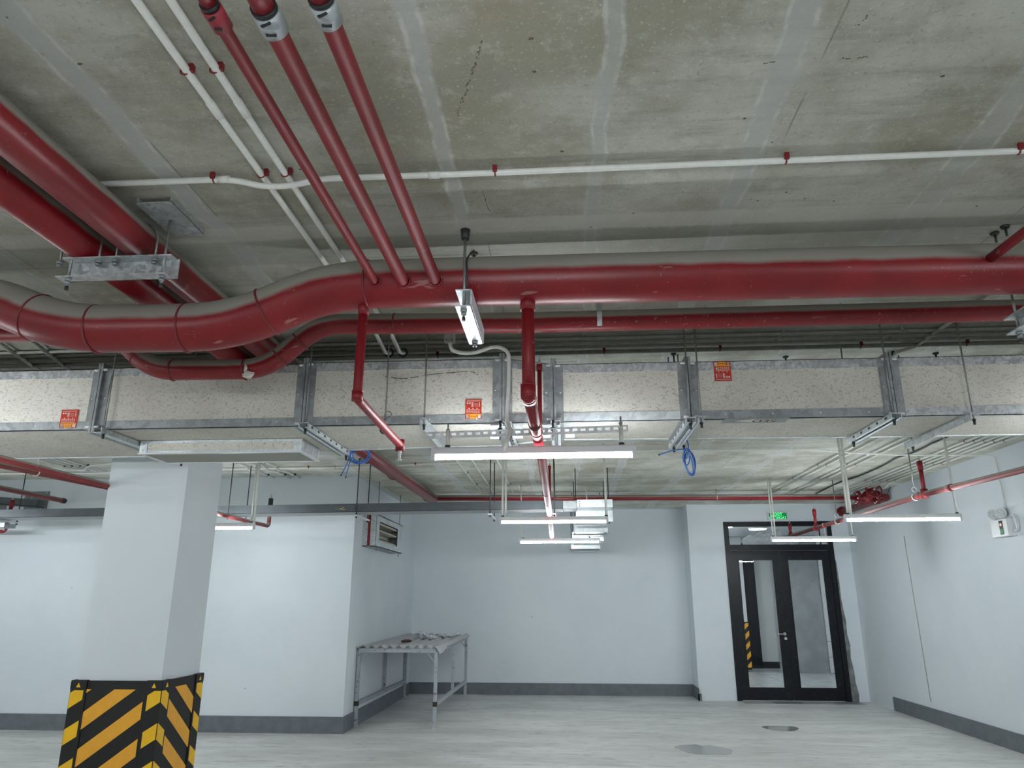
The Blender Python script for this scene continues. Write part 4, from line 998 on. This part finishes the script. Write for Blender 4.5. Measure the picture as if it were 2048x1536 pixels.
# blue cable coils
def coil(label, loops, tails):
    r = thing('blue_cable_coil', loops[0][0], label, 'cable', 'coils of blue cable')
    for c0, rx, rz, tilt, rot in loops:
        P = [Vector(c0) + Vector((rx*cos(a)*cos(rot) - rz*sin(a)*sin(rot), tilt*sin(a), rx*cos(a)*sin(rot) + rz*sin(a)*cos(rot))) for a in [2*pi*i/28 for i in range(29)]]
        MB().path(P, .0045, 8, False).build('cable_loop', BLUE, r)
    for t in tails:
        MB().path(catmull(t, 6), .0042, 8).build('cable_tail', BLUE, r)
        e = Vector(t[-1]); MB().cyl(e, e + (e - Vector(t[-2])).normalized()*.012, .005, 8).build('taped_end', BLACKP, r)
c1 = Vector((-1.507,5.250,2.677))
coil('round blue cable coil hanging behind the duct near the red sprinkler drop', [((c1.x, 5.25, c1.z + .0), .080, .062, .02, 0), ((c1.x + .004, 5.25, c1.z + .004), .072, .058, -.02, .1), ((c1.x - .002, 5.26, c1.z + .002), .068, .052, .03, -.15), ((c1.x + .01, 5.25, c1.z + .01), .062, .05, .0, .3)],
     [[(c1.x - .07, 5.25, c1.z + .02), (-1.598,5.250,2.618), (-1.634,5.250,2.540)], [(c1.x - .06, 5.25, c1.z - .01), (-1.585,5.250,2.592), (-1.599,5.250,2.525)]])
c2 = Vector((0.856,5.000,2.555))
coil('long drooping blue cable coil under the doubled channel at right', [((c2.x, 5.0, c2.z), .030, .098, .02, .10), ((c2.x - .008, 5.0, c2.z - .004), .026, .088, -.02, .22), ((c2.x + .006, 5.01, c2.z - .002), .034, .082, .02, .02), ((c2.x - .02, 5.0, c2.z + .03), .022, .055, .02, -.1)],
     [[(c2.x - .01, 5.0, c2.z + .09), (0.746,5.000,2.636), (0.660,5.000,2.610)], [(c2.x - .02, 5.0, c2.z + .02), (c2.x + .0, 5.0, c2.z + .11), (0.843,5.000,2.715)]])

# ------------------------------------------------------------------ double door
dr_ = MB(); Y0 = DW - .02
F = .085
dr_.box((DX0, Y0, 0), (DX0 + F, DW + .12, DZ)); dr_.box((DX1 - F, Y0, 0), (DX1, DW + .12, DZ)); dr_.box((DX0 + F, Y0, DZ - .08), (DX1 - F, DW + .12, DZ)); dr_.box((DX0 + F, Y0, 2.52), (DX1 - F, DW + .12, 2.62))
door = struct('door_1', dr_, DOORM)
door['label'] = 'black framed glazed double door with a glass transom in the white wall'
xm = 3.842
for (a, b, nm) in ((DX0 + F + .004, xm - .003, 0), (xm + .003, DX1 - F - .004, 1)):
    st_, tr, br = .115, .145, .185
    z0, z1 = .012, 2.512
    m = MB(); y0, y1 = DW + .0, DW + .045
    m.box((a, y0, z0), (a + st_, y1, z1)); m.box((b - st_, y0, z0), (b, y1, z1)); m.box((a + st_, y0, z0), (b - st_, y1, z0 + br)); m.box((a + st_, y0, z1 - tr), (b - st_, y1, z1))
    lf = m.build('door_leaf', DOORM, door)
    g0, g1, h0, h1 = a + st_, b - st_, z0 + br, z1 - tr
    m = MB(); w = .022
    m.box((g0, y0 - .008, h0), (g0 + w, y0 + .01, h1)); m.box((g1 - w, y0 - .008, h0), (g1, y0 + .01, h1)); m.box((g0 + w, y0 - .008, h0), (g1 - w, y0 + .01, h0 + w)); m.box((g0 + w, y0 - .008, h1 - w), (g1 - w, y0 + .01, h1))
    m.build('glazing_bead', DOORM, lf)
    MB().box((g0, DW + .018, h0), (g1, DW + .026, h1)).build('pane', PANE, lf)
    if nm == 0:
        hx_ = b - .045
        m = MB(); m.cyl((hx_, y0, 1.09), (hx_, y0 - .012, 1.09), .026, 18); m.cyl((hx_, y0 - .012, 1.09), (hx_, y0 - .055, 1.09), .010, 10); m.path(fillet([(hx_, y0 - .05, 1.09), (hx_ - .10, y0 - .055, 1.09), (hx_ - .145, y0 - .03, 1.098)], .02), .010, 10); m.build('door_handle', CHROME, lf)
        m = MB(); m.cyl((hx_ + .01, y0, 1.015), (hx_ + .01, y0 - .010, 1.015), .025, 18); m.build('lock_cylinder', CHROME, lf)
MB().box((DX0 + F, DW + .02, 2.62), (DX1 - F, DW + .028, DZ - .08)).build('transom_pane', PANE, door)
MB().box((4.58, DW - .004, 2.62), (4.60, DW + .03, DZ - .08)).build('transom_mullion', DOORM, door)
# film crumpled in the transom, behind the glass
m = MB(); n = 26; vs = []; fs = []
for i in range(n + 1):
    for j in range(9):
        u, v = i/n, j/8
        x = 3.22 + 1.0*u; zz = 2.625 + v * (.05 + .24 * max(0, sin(pi*(u*.95 + .03)))**.6 * (.75 + .5*noise.noise(Vector((u*7, 3.1, 0)))) + .03*noise.noise(Vector((u*25, 1, 0))))
        vs.append((x, DW + .055 + .035*noise.noise(Vector((x*14, zz*14, 0))), zz))
for i in range(n):
    for j in range(8): fs.append((i*9 + j, (i+1)*9 + j, (i+1)*9 + j + 1, i*9 + j + 1))
m.add(vs, fs, True); o = m.build('plastic_film', FILM); tag(o, 'crumpled clear film bunched behind the transom glass', 'plastic film')
# rough render edges beside the frame
m = MB()
P = [(DX1 - .002, DW - .004, 0)] + [(DX1 + w_ + random.uniform(-.012, .012), DW - .004, z_) for z_, w_ in ((0, .11), (.12, .12), (.3, .10), (.5, .105), (.7, .075), (.9, .095), (1.1, .06), (1.3, .075), (1.5, .05), (1.7, .035), (2.0, .03), (2.3, .012))] + [(DX1 - .002, DW - .004, 2.4)]
m.prism(P, (0, .008, 0)); o = m.build('render_patch', BAREC, bpy.data.objects['wall_front'] if False else None); tag(o, 'rough dark unpainted render down the right side of the door frame', 'plaster patch')
# threshold tiles in front of the door
thf = thing('threshold', (3.85, 13.6, 0), 'strip of grey tiles on the floor right in front of the black doors', 'threshold')
for i in range(4):
    MB().box((2.95 + i*.49, 13.45, -.002), (3.43 + i*.49, 13.79, .004)).build('tile', TILE2 if i % 2 else GREYW, thf)

# lobby contents seen through the glass
m = MB(); m.box((4.62, 20.12, 0), (4.92, 20.165, 3.1)); o = m.build('lobby_door', DOORM); tag(o, 'dark door in the lobby seen through the left glass panel', 'door')
r = thing('reflected_column', (4.30, 19.4, 0), 'white column with striped guard, added for a reflection in the left glass panel', 'column')  # built solid in place of a column's reflection in the left pane
MB().box((4.08, 19.2, 1.15), (4.42, 19.6, 3.19)).build('column_shaft', WHITE, r)
m = MB(); m.box((4.07, 19.19, .05), (4.43, 19.61, 1.15)); m.build('rubber_guard', RUBBER, r)
for P in stripes(4.07, 4.43, .1, 1.12, 1.0, .235, .12, 0):
    MB().prism([(p[0], 19.188, p[1]) for p in P], (0, -.003, 0)).build('yellow_stripe', YEL, r)
r = thing('wall_cladding', (6.3, 18.9, 0), 'pale tiled strip beside the grey lobby pier through the right glass panel', 'cladding')
for i in range(9): MB().box((6.16, 18.85, .02 + i*.35), (6.6, 19.0, .362 + i*.35)).build('tile', WHITE, r)
q = (4.255,16.781,3.180)
r = thing('ceiling_lamp', (q[0], q[1], 3.19), 'round glowing ceiling lamp seen through the transom', 'lamp')
MB().cyl((q[0], q[1], 3.20), (q[0], q[1], 3.17), .20, 28).build('lamp_rim', WHITE, r)
MB().cyl((q[0], q[1], 3.17), (q[0], q[1], 3.155), .18, 28).build('diffuser', emis('ceiling_lamp_glow', LAMP_COL, 70), r)
for x, y in ((3.4, 16.2), (7.2, 16.5), (3.2, 19.3), (7.6, 20.5)):
    d = dup(r, (x, y, 3.19), 'round lobby ceiling lamp hidden above the door frame', 'hidden lobby lamps')

# exit sign
e0 = (3.68, DW - .035); r = thing('exit_sign', (3.865, DW - .03, 3.04), 'lit green exit sign above the black doors', 'sign')
ex0, ex1, ez0, ez1 = 3.690, 4.045, 3.055, 3.205
MB().box((ex0, DW - .045, ez0), (ex1, DW - .001, ez1)).build('sign_case', WHITE, r)
MB().box((ex0 + .022, DW - .048, ez0 + .018), (ex1 - .012, DW - .0445, ez1 - .022)).build('lit_panel', GREEN_BG, r)
xf = Matrix.Translation(((ex0 + ex1)/2, DW - .0495, 3.150)) @ Matrix.Rotation(radians(90), 4, 'X')
text_mb('EXIT', .085, xf).build('letters', GREEN_ON, r)
xf = Matrix.Translation(((ex0 + ex1)/2, DW - .0495, 3.092)) @ Matrix.Rotation(radians(90), 4, 'X')
text_mb('LỐI THOÁT', .058, xf).build('letters', GREEN_ON, r)
for x in (ex0 + .08, ex1 - .10): MB().cyl((x, DW - .02, ez1), (x, DW - .02, ez1 + .012), .02, 12).build('mounting_lug', WHITE, r)

# emergency light on the right wall
r = thing('emergency_light', (5.02, 9.0, 2.35), 'white emergency light with two round heads on the right wall', 'emergency light')
wx = RW
MB().box((wx - .10, 8.78, 2.355), (wx, 9.10, 2.545)).build('lamp_case', WHITE, r)
MB().box((wx - .103, 8.86, 2.375), (wx - .0995, 8.93, 2.530)).build('indicator_panel', BLACKP, r)
MB().box((wx - .105, 8.865, 2.385), (wx - .1028, 8.925, 2.435)).build('green_label', GREEN_BG, r)
MB().cyl((wx - .103, 8.895, 2.485), (wx - .108, 8.895, 2.485), .016, 12).build('test_lamp', LED_RED, r)
for y, dy in ((9.06, .35), (8.90, .0)):
    c0 = Vector((wx - .06, y, 2.625)); d = Vector((-.72, -.55 + dy*.4, -.22)).normalized()
    m = MB(); m.cyl(c0 - d*.035, c0 + d*.035, .045, 20, .062); m.blob(c0 - d*.02, .048, .048, .048, 14, 8); m.cyl((wx - .06, y, 2.54), c0, .014, 10); hd = m.build('lamp_head', WHITE, r)
    MB().cyl(c0 + d*.035, c0 + d*.042, .052, 20).build('lens', GLASSW, hd)
    MB().ring(c0 + d*.036, d, .058, .006, 22, 6).build('bezel', WHITE, hd)
m = MB(); m.path(catmull([(wx - .03, 8.80, 2.56), (wx - .05, 8.72, 2.575), (wx - .05, 8.69, 2.50), (wx - .04, 8.70, 2.42)], 5), .010, 8); m.cyl((wx - .04, 8.70, 2.42), (wx - .04, 8.75, 2.40), .016, 10); m.build('power_lead', WHITE, r)

# ------------------------------------------------------------------ fire damper on the recess wall
dx1 = AX + .20; dy0, dy1, dz0, dz1 = 10.60, 12.35, 2.40, 2.86
r = thing('damper_box', (AX + .1, 10.6, 2.40), 'open galvanized damper frame on the left recess wall with a red stripe', 'damper')
m = MB(); m.box((AX, dy0, dz0), (AX + .075, dy0 + .01, dz1)); m.box((AX + .115, dy0, dz0), (dx1, dy0 + .01, dz1)); m.build('end_plate', GALV, r)
MB().box((AX + .075, dy0 - .003, dz0 + .01), (AX + .115, dy0 + .008, dz1)).build('red_stripe', RED3, r)
MB().box((AX, dy0, dz0), (dx1, dy1, dz0 + .01)).build('bottom_plate', GALVD, r)
MB().box((AX, dy0, dz1 - .01), (dx1, dy1, dz1)).build('top_plate', GALV, r)
m = MB(); m.box((dx1 - .004, dy0, dz0), (dx1, dy0 + .18, dz1)); m.box((dx1 - .004, dy1 - .35, dz0), (dx1, dy1, dz1)); m.box((dx1 - .004, dy0 + .18, dz0), (dx1, dy1 - .35, dz0 + .09)); m.box((dx1 - .004, dy0 + .18, dz1 - .09), (dx1, dy1 - .35, dz1)); m.build('side_frame', GALVB, r)
MB().box((AX, dy1 - .01, dz0), (dx1, dy1, dz1)).build('end_plate', GALV, r)
MB().box((AX + .001, dy0 + .02, dz0 + .02), (AX + .01, dy1 - .02, dz1 - .02)).build('inner_panel', BOARD, r)
for z in (2.52, 2.66, 2.76): 
    m = MB(); m.bar((AX + .10, dy0 + .19, z - .01), (AX + .10, dy1 - .30, z - .01), .15, .03); bl = m.build('damper_blade', plain('cream_blade_paint', (.60, .57, .50), .5) if z < 2.6 else bpy.data.materials['cream_blade_paint'], r)
    MB().bar((dx1 - .02, dy0 + .19, z + .006), (dx1 - .02, dy1 - .32, z + .006), .006, .012).build('blade_seal', BLACKP, bl)
for y in (dy0 + .1, dy1 - .2): MB().cyl((dx1 - .01, y, dz0 - .06), (dx1 - .01, y, CZ), .006, 8).build('hanger_rod', ROD, r)

# ------------------------------------------------------------------ far left wall items
for (x0, x1, z0, z1), lab in ((((-7.842,10.140,3.226)[0], (-7.464,10.140,3.208)[0], 3.03, 3.175), 'grey unpainted patch high on the left wall near the ceiling'), (((-7.824,10.140,2.979)[0], (-7.473,10.140,2.976)[0], 2.88, 3.03), 'grey mottled patch on the left wall just above the tray'), ((-8.8, (-8.091,10.140,2.982)[0], 2.88, 2.99), 'grey mottled patch above the tray at the left edge')):
    m = MB(); m.box((x0, LY - .006, z0), (x1, LY + .004, z1)); o = m.build('bare_patch', mat_spots('mottled_grey_render', (.20, .22, .23), (.45, .48, .50), .7, 18, .85) if 'mottled_grey_render' not in bpy.data.materials else bpy.data.materials['mottled_grey_render']); tag(o, lab, 'plaster patch')
r = thing('dark_trunking', (-7.6, 9.7, 2.85), 'black metal trunking run near the far left wall behind the red pipes', 'trunking')
q0 = Vector((-8.017,9.900,3.043)); q1 = Vector((-7.433,9.900,2.960))
m = MB(); m.prism([(q0.x - 1.2, 9.9, q0.z - .0 + .12), (q1.x - .02, 9.9, q1.z + .06), (q1.x - .02, 9.9, q1.z - .03), (q0.x - 1.2, 9.9, q0.z + .02)], (0, .12, 0)); m.build('trunk_body', TRAY, r)
m = MB(); m.prism([(q0.x - 1.2, 9.88, q0.z + .02), (q1.x, 9.88, q1.z - .03), (q1.x, 9.88, q1.z - .045), (q0.x - 1.2, 9.88, q0.z + .005)], (0, .14, 0)); m.build('lower_lip', BLACKP, r)
m = MB(); q = Vector((-7.109,8.900,2.561)); m.box((q.x - .5, 8.9, q.z - .02), (q.x + .03, 9.1, q.z + .03)); m.cyl((q.x, 8.95, q.z - .06), (q.x, 8.95, q.z - .02), .008, 8); o = m.build('support_bracket', GALVD); tag(o, 'grey steel bracket end under the tray at the left edge', 'bracket')

# ------------------------------------------------------------------ metal table with corrugated top
tx0, tx1, ty0, ty1 = -2.895, -1.81, 10.66, 13.80
T = thing('metal_table', ((tx0 + tx1)/2, (ty0 + ty1)/2, 0), 'long worn steel table frame with a corrugated sheet top in the corner', 'table')
lw = .045
for x in (tx0, tx1):
    for y in (ty0, ty1):
        z = 1.02 if y == ty0 else 1.045
        MB().box((x - lw/2, y - lw/2, 0), (x + lw/2, y + lw/2, z - .05)).build('leg', TABLE, T)
        MB().box((x - lw*.72, y - lw*.72, 0), (x + lw*.72, y + lw*.72, .035)).build('foot', TABLE, T)
    MB().bar((x, ty0, .985), (x, ty1, 1.015), .04, .055).build('top_rail', TABLE, T)
    MB().bar((x, ty0, .300), (x, ty1, .275), .038, .05).build('lower_rail', TABLE, T)
    for y in (12.25,):
        MB().box((x - .02, y - .02, .30), (x + .02, y + .02, .985)).build('upright', TABLE, T)
for y, z in ((ty0, .985), (ty1, 1.015)): MB().bar((tx0, y, z), (tx1, y, z), .04, .055).build('top_rail', TABLE, T)
for y, z in ((ty0, .985), (ty1, 1.01)):
    for x, s_ in ((tx0, 1), (tx1, -1)):
        MB().bar((x + s_*.02, y, z - .16), (x + s_*.12, y, z - .03), .012, .012).build('corner_brace', TABLE, T)
MB().bar((tx1, ty0 + .02, .82), (tx1, ty0 + .13, .95), .012, .012).build('corner_brace', TABLE, T)
MB().bar((tx1, ty1 - .02, .86), (tx1, ty1 - .15, .98), .012, .012).build('corner_brace', TABLE, T)
for x in (tx0, tx1):
    m = MB(); m.box((x - .028, ty0 - .028, .27), (x + .028, ty0 + .028, .33)); m.build('rust_joint', plain('rusty_weld', (.055, .045, .038), .8, .2, .3) if x == tx0 else bpy.data.materials['rusty_weld'], T)
m = MB(); nx, ny = 96, 10; vs = []; fs = []
ax0, ax1, ay0, ay1 = tx0 - .10, tx1 + .06, ty0 - .07, ty1 + .05
for j in range(ny + 1):
    for i in range(nx + 1):
        x = ax0 + (ax1 - ax0)*i/nx; y = ay0 + (ay1 - ay0)*j/ny
        u = i/nx
        z = 1.035 + .03*(y - ty0)/3.1 + .020*sin(2*pi*(x - ax0)/.128) + .012*noise.noise(Vector((x*1.7, y*1.3, 0)))
        if u > .93: z -= (.9 if j < 2 else .15) * (u - .93)
        if u < .06: z -= .35 * (.06 - u)
        vs.append((x, y, z))
for j in range(ny):
    for i in range(nx): a = j*(nx+1) + i; fs.append((a, a + 1, a + nx + 2, a + nx + 1))
n0 = len(vs); vs += [(v[0], v[1], v[2] - .003) for v in vs]; fs += [tuple(n0 + i for i in f[::-1]) for f in fs]
for i in range(nx): fs.append((i, n0 + i, n0 + i + 1, i + 1))
for j in range(ny): a = j*(nx+1) + nx; fs.append((a, n0 + a, n0 + a + nx + 1, a + nx + 1))
m.add(vs, fs, True); m.build('corrugated_sheet', SHEET, T)
m = MB(); m.blob((-2.28, 12.2, 1.115), .10, .11, .065, 14, 9, .35); m.blob((-2.15, 12.1, 1.09), .09, .08, .03, 12, 7, .35); o = m.build('plastic_bag', BAG); tag(o, 'crumpled whitish plastic bag on the corrugated table top', 'plastic bag')
m = MB(); m.blob((-2.38, 11.35, 1.075), .085, .045, .022, 12, 7, .12); o = m.build('brown_scrap', WOODB); tag(o, 'dark brown flat scrap on the table top left of the plastic bag', 'scrap')
m = MB(); m.blob((-1.98, 12.6, 1.10), .15, .10, .022, 14, 6, .4); m.blob((-1.86, 12.9, 1.11), .06, .05, .03, 10, 6, .3); o = m.build('rag', BAG); tag(o, 'flattened grey rag on the table right of the plastic bag', 'rag')

# ------------------------------------------------------------------ puddles
def puddle(P, label):
    m = MB(); m.prism([(p[0], p[1], .0005) for p in P], (0, 0, .002)); o = m.build('puddle', WATER); tag(o, label, 'puddle', 'small puddles on the floor')
cx, cy = 1.55, 9.44
puddle([(1.226, 9.56), (1.27, 9.42), (1.33, 9.24), (1.40, 9.15), (1.50, 9.14), (1.62, 9.16), (1.74, 9.15), (1.82, 9.22), (1.865, 9.38), (1.85, 9.50), (1.74, 9.60), (1.66, 9.68), (1.57, 9.66), (1.50, 9.73), (1.42, 9.70), (1.31, 9.66)], 'larger irregular puddle near the bottom edge of the floor')
puddle([(2.85 + .235*cos(a)*(1 + .06*sin(3*a)), 10.99 + .22*sin(a) + .02*cos(2*a)) for a in [2*pi*i/26 for i in range(26)]], 'smaller oval puddle in front of the black doors')

# ------------------------------------------------------------------ marks of their own on the ceiling slab
RUST = plain('rust_brown_mark', (.16, .115, .08), .9, 0, .3, 60)
cl_ = bpy.data.objects['ceiling']
def streak(p, q, w, n, name='rust_streak', mat=None):
    p, q = Vector(p), Vector(q); m = MB(); d = (q - p) / n; sd = Vector((-d.y, d.x, 0)).normalized()
    for i in range(n):
        if random.random() < .25: continue
        a = p + d * (i + random.uniform(-.3, .3)) + sd * random.uniform(-w, w) * .8; b = a + d * random.uniform(.5, 1.1)
        m.bar(a, b, w * random.uniform(.3, 1.0), .0012, (0, 0, 1))
    o = m.build(name, mat or RUST, cl_); o.location = -Vector(cl_.location) + OFF['ceiling']
    o['kind'] = 'stuff'
zz = CZ - .0008
streak((-0.225,1.891,3.349), (-0.363,2.265,3.349), .006, 34)
streak((0.679,2.064,3.349), (0.724,2.062,3.349), .004, 8)
streak((0.934,2.063,3.349), (1.019,2.062,3.349), .005, 14)
streak((0.927,1.919,3.349), (0.949,1.876,3.349), .006, 8)
streak((-0.328,2.791,3.349), (-0.312,2.964,3.349), .004, 9)
for a, b in ((1062, 77), (1124, 303), (128, 128), (1885, 152)):
    pass
for c0 in ((-0.076,1.901,3.350), (0.019,2.514,3.350), (-1.567,1.909,3.350), (1.304,2.172,3.350), (-0.072,2.052,3.350)):
    m = MB(); m.blob((c0[0], c0[1], CZ), .008, .006, .003, 9, 4, .3); m.build('pock_mark', RUST, cl_)
